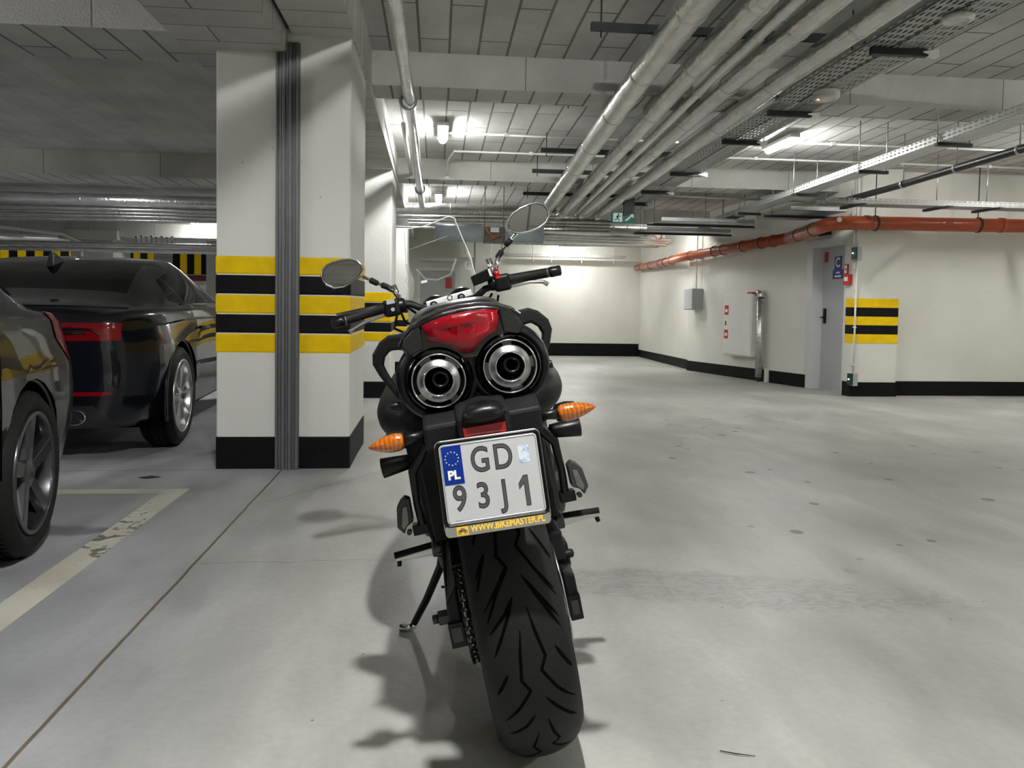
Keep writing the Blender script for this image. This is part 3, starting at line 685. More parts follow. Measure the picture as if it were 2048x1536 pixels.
# dark crosswise tray and boards further right
e = E('cable_tray', (4.6, 8.3, 2.15), 'perforated grey cable tray crossing above the orange pipe', 'cable tray')
for a in (((4.25, 8.10, 2.145), (9.0, 8.103, 2.20)), ((4.25, 8.10, 2.14), (9.0, 8.38, 2.143)), ((4.25, 8.377, 2.145), (9.0, 8.38, 2.20))):
    b = MB(); b.box(*a); b.build('tray_panel', M_PERFX, e, world=True)
for i, x in enumerate((4.55, 5.55, 6.15, 7.0)):
    h = E('tray_bracket', (x, 8.2, 2.12), '%s bracket from the left under the crosswise cable tray' % ('first', 'second', 'third', 'fourth')[i], 'bracket', 'brackets of the crosswise tray')
    b = MB(); b.hexa([(x, 7.95, 2.11), (x+.05, 7.95, 2.11), (x+.05, 8.42, 2.11), (x, 8.42, 2.11), (x, 7.95, 2.125), (x+.05, 7.95, 2.125), (x+.05, 8.42, 2.138), (x, 8.42, 2.138)]); b.build('arm', M_RAIL, h, world=True)
    b = MB(); b.cyl((x+.02, 8.2, 2.12), (x+.02, 8.2, 2.75), .006, n=8); b.build('rod', M_GALV, h, world=True)
# flat grey panels above the orange pipe (dim tray backs)
for i, (x0, x1, y0, y1, z) in enumerate(((3.0, 4.3, 10.2, 10.9, 2.13), (3.1, 4.4, 11.3, 12.0, 2.11), (4.2, 4.9, 8.9, 9.9, 2.15))):
    e = E('cable_tray', (x0, y0, z), ('grey tray section crossing above the orange pipe, nearer one', 'grey tray section crossing above the orange pipe, farther one', 'short grey tray section near the orange elbow')[i], 'cable tray', 'grey tray sections')
    b = MB(); b.box((x0, y0, z), (x1, y1, z+.004)); b.build('tray_bottom', M_GALV, e, world=True)
    b = MB(); b.box((x0, y1-.004, z), (x1, y1, z+.05)); b.build('tray_side', M_GALV, e, world=True)
    b = MB(); b.box((x0, y0, z), (x1, y0+.004, z+.05)); b.build('tray_side', M_GALV, e, world=True)
    b = MB(); b.box((x0-.1, (y0+y1)/2, z-.03), (x1+.15, (y0+y1)/2+.03, z-.002)); b.build('rail', M_RAIL, e, world=True)
    b = MB(); b.cyl((x0, (y0+y1)/2+.015, z), (x0, (y0+y1)/2+.015, 2.68), .005, n=8); b.cyl((x1, (y0+y1)/2+.015, z), (x1, (y0+y1)/2+.015, 2.68), .005, n=8); b.build('rods', M_GALV, e, world=True)
# black drain pipe
e = E('black_drain_pipe', (4.66, 5, 2.28), 'slanting black drain pipe hanging below the ceiling at right', 'pipe')
pts = [(4.60, 3.0, 2.33), (4.66, 5.2, 2.30), (4.66, 6.44, 2.27), (4.67, 7.5, 2.243), (4.62, 8.7, 2.215)]
b = MB(); b.tube(pts, .034, 16); b.build('pipe_run', M_BPIPE, e, world=True)
for y, z in ((5.84, 2.285), (6.6, 2.266), (7.4, 2.246), (8.3, 2.224)):
    b = MB(); b.lathe([(.035, -.012), (.042, -.012), (.042, .012), (.035, .012)], (4.663, y, z), 'Y', 20); b.cyl((4.663, y, z+.04), (4.663, y, 2.8+sh(y)), .006, n=8); b.build('pipe_clip', M_GALV, e, world=True)
# orange drain
e = E('orange_drain_pipe', (4.8, 8.6, 1.97), 'orange plastic drain pipe bending along the walls below the ceiling', 'pipe')
b = MB()
b.tube([(9.1, 8.72, 2.03), (7.0, 8.71, 2.013), (4.85, 8.70, 1.995), (4.70, 8.72, 1.99), (4.62, 8.82, 1.98), (4.64, 8.98, 1.975), (4.83, 10.0, 1.962), (4.85, 10.3, 1.95)], .083, 24)
b.build('pipe_run', M_ORANGE, e, world=True)
b = MB(); b.tube([(4.85, 10.3, 1.95), (4.62, 11.9, 1.91), (4.42, 13.4, 1.87), (4.40, 13.75, 1.86), (4.62, 15.5, 1.87), (4.80, 17.5, 1.90), (4.95, 18.9, 1.92)], .078, 20); b.build('pipe_run', M_ORANGE, e, world=True)
for x in (5.05, 6.75, 8.2): 
    b = MB(); b.cyl((x-.03, 8.705, 2.0+.008*(x-5)), (x+.03, 8.705, 2.0+.008*(x-5)), .090, n=24); b.build('socket', M_ORANGE, e, world=True)
for x in (5.15, 5.20+1.25, 8.0):
    b = MB(); b.lathe([(.085, -.012), (.093, -.012), (.093, .012), (.085, .012)], (x, 8.705, 1.998+.008*(x-5)), 'X', 24); b.cyl((x, 8.705, 2.09+.008*(x-5)), (x, 8.705, 2.72), .006, n=8); b.build('pipe_clip', M_RAIL, e, world=True)
for (p, d) in (((4.70, 9.3, 1.971), 1), ((4.82, 9.95, 1.963), 1), ((4.80, 10.7, 1.94), 0), ((4.75, 11.0, 1.933), 0), ((4.68, 11.5, 1.92), 0), ((4.60, 12.1, 1.905), 0), ((4.56, 12.4, 1.90), 0), ((4.50, 12.9, 1.885), 0), ((4.45, 13.25, 1.875), 0), ((4.50, 14.5, 1.866), 2), ((4.58, 15.2, 1.87), 2), ((4.65, 15.8, 1.875), 2), ((4.75, 16.9, 1.89), 2), ((4.87, 18.1, 1.91), 2)):
    dv = Vector(((.18, 1, 0), (-.13, 1, 0), (.12, 1, 0))[{1: 0, 0: 1, 2: 2}[d]]).normalized(); c = Vector(p)
    b = MB(); b.tube([c-dv*.022, c+dv*.022], .088, 20); b.build('pipe_clip', P('dark_orange_seal', (.13, .03, .012), .4), e, world=True)
b = MB(); b.lathe([(0, -.01), (.03, -.008), (.03, .004), (0, .006)], (4.66, 8.62, 2.02), 'Y', 16); b.build('white_sticker', M_WHITE, e, world=True)
# thin white conduits on the ceiling
def conduit(pts, r, label):
    b = MB(); b.tube([hz(*p) for p in pts], r, 8)
    for (p, q) in zip(pts[:-1], pts[1:]):
        L = math.dist(p, q); k = int(L/1.1)
        for i in range(k):
            t = (i+.5)/k; c = [p[j]+(q[j]-p[j])*t for j in range(3)]; b.box((c[0]-.02, c[1]-.02, c[2]+sh(c[1])-.015), (c[0]+.02, c[1]+.02, c[2]+sh(c[1])+.02))
    return tag(b.build('ceiling_conduit', M_PVC), label, 'conduit', 'thin white ceiling conduits')
conduit([(.06, 7.9, 2.765), (2.5, 7.95, 2.765)], .012, 'white conduit leading right from the ceiling lamp above the motorcycle')
conduit([(3.55, 7.78, 2.765), (6.9, 7.78, 2.765)], .012, 'white conduit leading right from the right-hand ceiling lamp')
conduit([(2.9, 8.6, 2.765), (7.2, 8.6, 2.765)], .012, 'white conduit crossing behind the right-hand ceiling lamp')
conduit([(.09, 9.3, 2.54), (.10, 9.2, 2.75), (.17, 8.75, 2.765), (1.9, 8.75, 2.765)], .012, 'white conduit bending down to the small round detector')
conduit([(2.9, 9.9, 2.54), (3.5, 9.95, 2.53), (5.0, 9.98, 2.52)], .012, 'white conduit under the second crosswise beam')
conduit([(-4.55, 10.2, 2.66), (-4.0, 11.2, 2.66)], .03, 'stubby lit conduit above the foil pipe at left')

# ceiling detectors
def detector(x, y, z, r, h, label, led=False, drop=0):
    e = E('smoke_detector', (x, y, z), label, 'smoke detector', 'round ceiling detectors')
    b = MB(); b.lathe([(0, h), (r*.92, h), (r, h*.8), (r, h*.25), (r*.85, 0), (r*.7, -.004), (r*.66, .004), (0, .003)], (0, 0, 0), 'Z', 32); b.build('detector_body', M_PVC, e)
    if led:
        b = MB(); b.lathe([(0, -.006), (.008, -.004), (.008, .002), (0, .003)], (-r*.72, -.01, 0), 'Z', 12); b.build('status_light', EM('red_led', (1, .12, .05), 8), e)
    if drop:
        b = MB(); b.cyl((0, 0, h), (0, 0, h+drop), .03, n=16); b.build('stem', M_PVC, e)
detector(2.78, 5.38, 2.485, .092, .075, 'round white smoke detector with a red light below the cable tray', True)
detector(2.75, 3.93, 2.52, .08, .035, 'round white detector at the top edge above the trays', False, .09)
detector(.09, 9.25, 2.43, .085, .02, 'flat round detector above the windscreen under the beam', False, .03)

# exit sign and the black board next to it
e = E('exit_sign', (2.5, 10.5, 2.2), 'green running-man exit sign hanging below the pipe bundle', 'exit sign')
b = MB(); b.box((2.38, 10.5, 2.12), (2.72, 10.53, 2.27)); b.build('panel', EM('exit_green', (.006, .06, .04), .25), e, world=True)
b = MB(); b.box((2.40, 10.494, 2.135), (2.53, 10.499, 2.255)); b.build('white_field', EM('exit_white', (.30, .36, .33), .25), e, world=True)
b = MB()
b.lathe([(0, -.003), (.011, -.002), (.011, .002), (0, .003)], (2.475, 10.49, 2.235), 'Y', 12)
b.tube([(2.47, 10.49, 2.22), (2.462, 10.49, 2.185)], .011, 6); b.tube([(2.47, 10.49, 2.215), (2.50, 10.49, 2.205), (2.508, 10.49, 2.22)], .005, 6); b.tube([(2.468, 10.49, 2.215), (2.44, 10.49, 2.20)], .005, 6)
b.tube([(2.462, 10.49, 2.185), (2.485, 10.49, 2.165), (2.48, 10.49, 2.143)], .006, 6); b.tube([(2.462, 10.49, 2.185), (2.445, 10.49, 2.165), (2.42, 10.49, 2.16)], .006, 6)
b.build('running_figure', P('sign_ink', (.01, .05, .04), .5), e, world=True)
b = MB()
b.prism([(2.56, 2.15), (2.60, 2.15), (2.66, 2.21), (2.69, 2.19), (2.69, 2.24), (2.63, 2.24), (2.65, 2.225)], lambda x, z: (x, 10.495, z), lambda x, z: (x, 10.499, z))
b.build('arrow', EM('exit_white', (.30, .36, .33), .25), e, world=True)
b = MB(); b.cyl((2.42, 10.515, 2.27), (2.42, 10.515, 2.62), .004, n=8); b.cyl((2.68, 10.515, 2.27), (2.68, 10.515, 2.62), .004, n=8); b.build('hanger_wire', M_GALV, e, world=True)
b = MB(); b.hexa([(2.42, 10.0, 2.15), (2.58, 10.05, 2.20), (2.58, 10.09, 2.20), (2.42, 10.04, 2.15), (2.44, 10.0, 2.36), (2.59, 10.05, 2.41), (2.59, 10.09, 2.41), (2.44, 10.04, 2.36)])
tag(b.build('information_board', P('board_black', (.02, .018, .017), .5)), 'dark board hanging in front of the green exit sign', 'board')
b = MB(); b.tube([(2.6, 13.9, 2.26), (3.7, 13.95, 2.26), (3.85, 14.0, 2.24), (3.9, 14.05, 2.16)], .035, 12)
b.cyl((3.2, 13.93, 2.27), (3.2, 13.93, 2.60), .008, n=8)
tag(b.build('black_hose_duct', M_BPIPE), 'black duct over the bright foil pipe near the orange drain', 'duct')
b = MB(); b.tube([(2.3, 13.4, 2.36), (3.75, 13.5, 2.36), (3.83, 13.5, 2.34), (3.85, 13.5, 2.2)], .014, 8); tag(b.build('ceiling_conduit', M_PVC), 'white conduit bent down over the bright foil pipe', 'conduit')
e = E('cable_tray', (2.5, 13.2, 2.15), 'brightly lit slanting tray right of the exit sign', 'cable tray')
b = MB(); b.hexa([(2.75, 12.3, 2.14), (3.05, 12.3, 2.14), (3.85, 13.2, 2.15), (3.6, 13.3, 2.15), (2.75, 12.3, 2.17), (3.05, 12.3, 2.17), (3.85, 13.2, 2.18), (3.6, 13.3, 2.18)]); b.build('tray_bottom', M_PVC, e, world=True)
b = MB()
for x, y in ((2.6, 12.4), (2.85, 12.4), (3.15, 12.7), (3.5, 13.0)): b.cyl((x, y, 2.15), (x, y, 2.62), .009, n=8)
b.build('rods', M_PVC, e, world=True)
# lit tray along the back wall
e = E('cable_tray', (2.0, 18.4, 2.05), 'pale perforated tray along the back wall', 'cable tray')
b = MB(); b.box((1.3, 18.6, 2.14), (4.6, 18.605, 2.20)); b.box((1.3, 18.6, 2.135), (4.6, 18.9, 2.14)); b.build('tray_panel', P('tray_pale', (.45, .45, .42), .5), e, world=True)
b = MB()
for x in (1.55, 2.3, 2.75, 3.5, 4.3): b.cyl((x, 18.62, 2.0), (x, 18.62, 2.5), .012, n=8)
b.build('rods', M_PVC, e, world=True)
# small things above the left pipes
e = E('cable_tray', (-.35, 10.9, 2.16), 'short lit tray end beside the blue-grey duct', 'cable tray')
b = MB(); b.hexa([(-.62, 10.7, 2.14), (-.35, 10.7, 2.14), (-.22, 11.1, 2.17), (-.62, 11.1, 2.17), (-.62, 10.7, 2.15), (-.35, 10.7, 2.15), (-.22, 11.1, 2.18), (-.62, 11.1, 2.18)]); b.build('tray_bottom', M_PVC, e, world=True)
b = MB(); b.box((-.62, 10.72, 2.04), (-.42, 10.9, 2.12)); b.build('box_body', M_GALV, e, world=True)
# little valve row far left
e = E('valve_row', (-5.5, 15, 2.2), 'row of small valves on the far pipe left of the banded column', 'valve')
b = MB(); b.tube([(-11, 14.6, 1.93), (-3.5, 14.6, 1.93)], .05, 12); b.tube([(-11, 14.5, 1.83), (-3.5, 14.5, 1.83)], .04, 12); b.build('pipe_run', M_FOIL, e, world=True)
for k in range(8):
    b = MB(); x = -5.45+.09*k; b.cyl((x, 14.6, 1.95), (x, 14.6, 2.08+.02*(k % 2)), .006, n=6); b.box((x-.02, 14.58, 2.07+.02*(k % 2)), (x+.02, 14.62, 2.09+.02*(k % 2))); b.build('valve', M_RAIL, e, world=True)
b = MB(); b.tube([(-12, 14.0, 1.86), (-7.9, 14.0, 1.86)], .02, 8); tag(b.build('ceiling_conduit', M_PVC), 'bright thin pipe at the far left edge above the car roof', 'conduit')
b = MB(); b.tube([(-12.0, 12.6, 2.55), (-9.5, 14.2, 2.36), (-7.3, 15.85, 2.20), (-6.98, 15.9, 2.05), (-6.95, 15.95, 1.2)], .03, 8); tag(b.build('ceiling_conduit', M_PVC), 'pale pipe slanting down to the grey column capital', 'conduit')

# ---- lamps
def lamp(x, y, z, L, label, ang=0.0, strong=False):
    e = E('ceiling_lamp', (x, y, z), label, 'lamp', 'ceiling lamps', rz=ang)
    b = MB(); b.box((-.055, -L/2-.03, .022), (.055, L/2+.03, .06)); b.build('lamp_housing', M_PVC, e, bevel=.008)
    b = MB(); n = 8; rings = []
    for yy, s in ((-L/2, .5), (-L/2+.02, 1), (L/2-.02, 1), (L/2, .5)):
        rings.append([(math.cos(PI+PI*j/n)*.042*s, yy, math.sin(PI+PI*j/n)*.045*s+.022) for j in range(n+1)])
    b.rings(rings, True, True, True); b.build('lamp_diffuser', M_DIFFS if strong else M_DIFF, e)
    return e
ZL = 2.715
lamp(.035, 7.82, ZL+sh(7.8), .62, 'lit ceiling lamp above the motorcycle, right of the slim foil pipe')
lamp(3.52, 7.75, ZL+sh(7.8), .62, 'lit ceiling lamp between the cable trays at right')
lamp(0.0, 11.75, ZL+sh(11.75)-.03, .7, 'lit ceiling lamp farther back, above the crosswise pipes')
lamp(3.2, 18.1, 2.32, .62, 'lit ceiling lamp near the back wall', PI/2)
lamp(3.62, 13.55, 2.48, .62, 'lit ceiling lamp glimpsed behind the trays right of the exit sign', PI/2)
lamp(2.75, 14.4, 2.42, .3, 'small round-looking lit lamp beside the exit sign')
lamp(-4.5, 15.6, 2.46, .62, 'lit ceiling lamp at the left edge of the banded column', PI/2)
lamp(-4.7, 10.2, 2.585, .62, 'ceiling lamp above the thick foil pipe at left')
lamp(3.52, -.3, ZL, .62, 'ceiling lamp over the right-hand lane')
lamp(.035, .75, ZL, .09, 'ceiling lamp behind the viewer', 0, True)
lamp(3.52, -4.0, ZL, .62, 'ceiling lamp behind the viewer at right')
lamp(6.9, 3.7, ZL, .62, 'ceiling lamp far over the right-hand bay')
lamp(6.9, 7.2, ZL-.05, .62, 'ceiling lamp in front of the right-hand wall')
lamp(-9.0, 7.0, 2.60, .62, 'added unseen lamp brightening the far left bays')  # extra lamp out of view, added to lift the dim left side
lamp(-4.2, 21.5, 2.2, .62, 'ceiling lamp in the far left hall')
lamp(-10.0, 19.0, 2.2, .62, 'ceiling lamp beyond the grey column')
lamp(-4.6, 2.6, 2.60, .62, 'added unseen lamp brightening the left bays beside the viewer')  # no fixture known here; added to brighten the left ceiling
lamp(-9.5, 1.5, 2.60, .62, 'added unseen fill lamp far left beside the viewer')  # one more unseen fill, put in for the dark left ceiling
lamp(-4.6, -2.0, 2.60, .62, 'added unseen fill lamp at left behind the viewer')  # unseen, added to throw extra light over the left bays

# ---- painted parking lines
def paint_mat():
    m, nt, b = nm('worn_line_paint'); N, Lk = nt.nodes, nt.links
    geo = N.new('ShaderNodeNewGeometry')
    n = N.new('ShaderNodeTexNoise'); n.inputs['Scale'].default_value = 14; n.inputs['Detail'].default_value = 6; n.inputs['Distortion'].default_value = 1.2; Lk.new(geo.outputs['Position'], n.inputs['Vector'])
    sp = N.new('ShaderNodeSeparateXYZ'); Lk.new(geo.outputs['Position'], sp.inputs[0])
    a = N.new('ShaderNodeMapRange'); a.inputs[1].default_value = 2.85; a.inputs[2].default_value = 3.15; Lk.new(sp.outputs[1], a.inputs[0])
    a2 = N.new('ShaderNodeMapRange'); a2.inputs[1].default_value = 3.75; a2.inputs[2].default_value = 3.4; Lk.new(sp.outputs[1], a2.inputs[0])
    mu = N.new('ShaderNodeMath'); mu.operation = 'MULTIPLY'; Lk.new(a.outputs[0], mu.inputs[0]); Lk.new(a2.outputs[0], mu.inputs[1])
    m3 = N.new('ShaderNodeMath'); m3.operation = 'MULTIPLY_ADD'; m3.inputs[1].default_value = .16; m3.inputs[2].default_value = 0; Lk.new(mu.outputs[0], m3.inputs[0])
    ad = N.new('ShaderNodeMath'); ad.operation = 'ADD'; Lk.new(n.outputs[0], ad.inputs[0]); Lk.new(m3.outputs[0], ad.inputs[1])
    gt = N.new('ShaderNodeMapRange'); gt.inputs[1].default_value = .66; gt.inputs[2].default_value = .70; Lk.new(ad.outputs[0], gt.inputs[0])
    n2 = N.new('ShaderNodeTexNoise'); n2.inputs['Scale'].default_value = 3; n2.inputs['Detail'].default_value = 5; Lk.new(geo.outputs['Position'], n2.inputs['Vector'])
    cr = N.new('ShaderNodeMix'); cr.data_type = 'RGBA'; cr.inputs[6].default_value = (.68, .66, .57, 1); cr.inputs[7].default_value = (.55, .53, .44, 1)
    r2 = N.new('ShaderNodeMapRange'); r2.inputs[1].default_value = .4; r2.inputs[2].default_value = .65; Lk.new(n2.outputs[0], r2.inputs[0]); Lk.new(r2.outputs[0], cr.inputs[0])
    mx = N.new('ShaderNodeMix'); mx.data_type = 'RGBA'; mx.inputs[7].default_value = (.22, .205, .17, 1); Lk.new(gt.outputs[0], mx.inputs[0]); Lk.new(cr.outputs[2], mx.inputs[6])
    Lk.new(mx.outputs[2], b.inputs['Base Color']); b.inputs['Roughness'].default_value = .55
    return m
MP = paint_mat()
b = MB(); b.face([(-1.375, -2, .0015), (-1.258, -2, .0015), (-1.258, 4.07, .0015), (-1.375, 3.975, .0015)]); struct(b.build('parking_line', MP), 'worn white parking line running towards the banded column', 'parking line')
b = MB(); b.face([(-6.4, 3.975, .0015), (-1.375, 3.975, .0015), (-1.258, 4.07, .0015), (-6.4, 4.07, .0015)]); struct(b.build('parking_line', MP), 'white parking line between the two parked cars', 'parking line')
# ================================================================== MOTORCYCLE (local: x right, y forward, z up; leans left on its stand)
B = E('motorcycle', (.244, 1.70, .003), 'black naked motorcycle seen from behind, leaning on its side stand', 'motorcycle')
B.rotation_euler = (0, -math.radians(12), 0)
TR, TW = .315, .09
def trad(u, out=0.0): return TR - .062*(1-math.sqrt(max(0, 1-(u/.0935)**2))) + out
def tpt(th, u, out=0.0, cy=0.0, cz=TR):     # th from rearmost, up positive
    r = trad(u, out); a = math.radians(th); return (u, cy - r*math.cos(a), cz + r*math.sin(a))
def tyre(parent, cy, R, hw, rim, k=1.0, groove=False):
    b = MB(); prof = []
    for i in range(15):
        u = -hw+2*hw*i/14; prof.append((u, trad(u/hw*TW)-TR+R))
    prof = [(-hw*.78, rim), (-hw*.95, rim+.012), (-hw*1.0, rim+.03)] + prof + [(hw*1.0, rim+.03), (hw*.95, rim+.012), (hw*.78, rim)]
    n = 96; rings = [[(u, cy - r*math.cos(2*PI*j/n), R + r*math.sin(2*PI*j/n)) for (u, r) in prof] for j in range(n)]
    b.rings(rings, closed=False, cap=False, sm=True, loop=True)
    t = b.build('tyre', M_RUB, parent)
    return t
GR = [[(46.0, -0.0149), (37.9, -0.0222), (33.1, -0.0067), (25.0, -0.0369), (16.1, -0.063)],
 [(46.6, 0.0361), (40.1, 0.0195), (31.9, 0.0425), (20.9, 0.0763)], [(44.6, 0.0579), (34.6, 0.0825)], [(49.4, -0.051), (44.9, -0.0617)],
 [(39.5, -0.0435), (35.2, -0.0558), (27.8, -0.0699)], [(22.8, -0.0078), (17.4, -0.0225), (4.5, -0.061)], [(29.8, 0.0175), (20.3, 0.0429), (9.8, 0.0719)],
 [(19.4, 0.0144), (10.5, 0.0218), (2.1, 0.0315), (-2.3, 0.0192), (-11.1, 0.0442), (-19.2, 0.0749)],
 [(12.4, -0.0057), (3.8, -0.0149), (-4.7, -0.021), (-8.9, -0.008), (-14.9, -0.0318), (-22.4, -0.0654)], [(4.1, 0.0532), (-6.6, 0.0791)], [(-2.0, -0.0437), (-10.3, -0.0694)],
 [(-12.9, 0.0179), (-19.6, 0.0404), (-29.1, 0.0724)], [(-19.1, -0.008), (-23.9, -0.0259), (-30.0, -0.062)],
 [(-22.1, 0.0145), (-30, .021), (-36.4, 0.0312), (-38.8, 0.0159), (-45, .035), (-52, .066)], [(-28.1, -0.0067), (-38.4, -0.0222), (-44, -.01), (-52, -.04), (-60, -.065)]]
rt_ = tyre(B, 0, TR, TW, .235)
def groove(b, pts, wmax):
    P_ = []
    for (a0, u0), (a1, u1) in zip(pts[:-1], pts[1:]):
        L = math.hypot((a1-a0)*.0055, u1-u0); k = max(2, int(L/.005))
        for i in range(k): t = i/k; P_.append((a0+(a1-a0)*t, u0+(u1-u0)*t))
    P_.append(pts[-1]); n = len(P_); L_, R_ = [], []
    for i, (a, u) in enumerate(P_):
        a2, u2_ = P_[min(i+1, n-1)]; a1, u1 = P_[max(i-1, 0)]
        da, du = (a2-a1)*.0055, u2_-u1; q = math.hypot(da, du) or 1; na, nu = -du/q, da/q
        wd = wmax*min(1, .25+4*min(i, n-1-i)/n)
        L_.append(Vector(tpt(a+na*wd/.0055, max(-.089, min(.089, u+nu*wd)), .0004))); R_.append(Vector(tpt(a-na*wd/.0055, max(-.089, min(.089, u-nu*wd)), .0004)))
    vs = [(b.bm.verts.new(x), b.bm.verts.new(y)) for x, y in zip(L_, R_)]
    for (a, c), (d, e_) in zip(vs[:-1], vs[1:]): b._f([b.bm.faces.new([a, c, e_, d])], True)
b = MB()
for g in GR: groove(b, g, .0030)
for k in (1, 2, 3, 4, 5, 6):
    for g in GR[5:13]:
        groove(b, [(a+42.4*k, u) for a, u in g], .0030)
b.build('tread_groove', M_GRV, rt_, normals=False)
# rear rim
def rim(parent, cy, R, r, hw):
    b = MB(); b.lathe([(r+.004, -hw), (r-.012, -hw), (r-.03, -hw*.5), (r-.034, 0), (r-.03, hw*.5), (r-.012, hw), (r+.004, hw)], (0, cy, R), 'X', 64)
    b.cyl((-hw*.8, cy, R), (hw*.8, cy, R), .05, n=24)
    for k in range(5):
        a = 2*PI*k/5; c, s = math.cos(a), math.sin(a)
        b.tube([(0, cy+c*.04, R+s*.04), (0, cy+c*(r-.03), R+s*(r-.03))], [.024, .016], 8)
    return b.build('wheel_rim', M_ALUD, parent)
rim(B, 0, TR, .235, .072)
# front wheel, fork, fender
ft = tyre(B, 1.42, .297, .06, .225); rim(B, 1.42, .297, .225, .05)
b = MB()
for s in (-1, 1): b.tube([(s*.10, 1.40, .30), (s*.10, 1.16, .90)], [.028, .024], 14)
b.build('fork', M_ALUD, B)
b = MB()
for s in (-1, 1): b.lathe([(.10, -.003), (.15, -.003), (.15, .003), (.10, .003)], (s*.075, 1.42, .297), 'X', 40)
b.build('brake_disc', M_BRUSH, B)
b = MB(); rings = []
for j in range(13):
    a = math.radians(20+j*12); rings.append([(u, 1.42 - (.315-.25*abs(u))*math.cos(a), .297+(.315-.8*u*u*3)*math.sin(a)) for u in (-.07, -.045, 0, .045, .07)])
b.rings(rings, closed=False, cap=False); o = b.build('front_fender', M_BGL, B); md = o.modifiers.new('s', 'SOLIDIFY'); md.thickness = .004

# engine, frame, lower bodywork
b = MB(); b.hexa([(-.17, .42, .26), (.17, .42, .26), (.17, .95, .24), (-.17, .95, .24), (-.20, .42, .52), (.20, .42, .52), (.19, .98, .66), (-.19, .98, .66)])
b.cyl((-.21, .62, .40), (-.17, .62, .40), .085, n=28); b.cyl((.17, .55, .42), (.215, .55, .42), .10, n=28)
b.build('engine', M_ALUD, B, bevel=.02)
b = MB()
for s in (-1, 1):
    b.tube([(s*.075, 1.12, .90), (s*.15, .8, .80), (s*.165, .5, .62), (s*.15, .42, .40)], .028, 10, flat=1.5)
    b.tube([(s*.10, .5, .72), (s*.10, .1, .80), (s*.08, -.14, .84)], .016, 8)
b.build('frame', M_BMAT, B)
b = MB(); b.box((-.20, .97, .48), (.20, 1.01, .80)); b.build('radiator', M_BMAT, B, bevel=.01)
# side bulges of the bodywork
for s in (-1, 1):
    b = MB(); rings = []
    for (y, cx, cz, rx, rz) in ((.20, .150, .735, .020, .030), (.24, .152, .735, .070, .062), (.32, .156, .733, .096, .078), (.45, .158, .735, .102, .086), (.65, .15, .755, .092, .088), (.85, .12, .79, .07, .075), (1.0, .10, .80, .03, .03)):
        rings.append([(s*(cx+rx*math.cos(2*PI*j/24)), y, cz+rz*math.sin(2*PI*j/24)) for j in range(24)])
    b.rings(rings); b.build('side_cowl', M_BMAT, B, sub=1)
# fuel tank
b = MB(); rings = []
for (y, w_, z0, z1) in ((.42, .05, .86, .90), (.46, .10, .80, .93), (.58, .135, .78, .965), (.75, .15, .78, .985), (.90, .13, .80, .985), (1.0, .09, .84, .95), (1.03, .04, .88, .92)):
    rings.append([(w_*math.cos(2*PI*j/24), y, (z0+z1)/2+(z1-z0)/2*math.copysign(abs(math.sin(2*PI*j/24))**.8, math.sin(2*PI*j/24))) for j in range(24)])
b.rings(rings); b.build('fuel_tank', M_BGL, B, sub=1)
# seat: passenger hump then rider dip
b = MB(); rings = []
def seatsec(y, w_, zt, zb, rnd=.5):
    pts = []
    for j in range(17):
        t = -1+2*j/16; x = w_*math.sin(t*PI/2); z = zt-(zt-zb)*(abs(t)**3.2); pts.append((x, y, z))
    return pts + [(w_*.6, y, zb-.01), (-w_*.6, y, zb-.01)]
for sct in ((-.165, .066, .985, .972), (-.15, .080, .998, .970), (-.10, .092, 1.004, .955), (.0, .108, 1.006, .945), (.12, .118, 1.002, .93), (.24, .12, .975, .90), (.32, .12, .90, .85), (.42, .125, .87, .82), (.52, .11, .88, .83)):
    rings.append(seatsec(*sct))
b.rings(rings); b.build('seat', P('seat_vinyl', (.003, .003, .0035), .28, coat=.4, noise=.2), B, sub=1)
# tail fairing shell: follows the lamp outline then sweeps forward
def tailsec(y, k, dz=0.0, grow=0.0):
    out = [(-.128, .930), (-.118, .949), (-.100, .964), (-.078, .980), (-.045, .9885), (0, .992), (.045, .9885), (.078, .982), (.104, .966), (.118, .949), (.126, .928), (.112, .905), (.075, .896), (.02, .875), (-.02, .875), (-.075, .896), (-.112, .905)]
    return [(x*k+math.copysign(grow, x), y, .94+(z-.94)*k+dz) for x, z in out]
b = MB(); b.rings([tailsec(-.192, .90), tailsec(-.188, .955), tailsec(-.172, 1.0), tailsec(-.08, 1.03, -.003), tailsec(.08, 1.08, -.012), tailsec(.30, 1.12, -.04), tailsec(.45, 1.0, -.09)])
b.build('tail_fairing', P('dark_grey_gloss', (.0045, .0045, .005), .2, coat=.6), B, sub=1)
# glossy trim strip above the lamp
b = MB(); pts = [(-.126, -.176, .938), (-.116, -.186, .953), (-.096, -.196, .969), (-.074, -.201, .981), (-.04, -.204, .9895), (0, -.205, .9925), (.04, -.204, .9895), (.076, -.201, .981), (.102, -.194, .968), (.118, -.184, .952)]
b.tube(pts, .0042, 8); b.build('trim_strip', P('trim_gloss', (.05, .05, .05), .15, .4, coat=.6), B)
# side panels beside the lamp
for s in (-1, 1):
    b = MB(); o_ = [(.078, .972), (.094, .966), (.110, .952), (.121, .934), (.110, .915), (.080, .925)]
    b.prism([(s*x, z) for x, z in o_], lambda x, z: (x, -.204+abs(x)*.06, z), lambda x, z: (x*1.01, -.17, z)); b.build('tail_side_panel', P('highlight_grey', (.012, .012, .012) if s < 0 else (.02, .02, .02), .2, .2, coat=.4), B, bevel=.004)  # right-hand tone written paler as a painted highlight
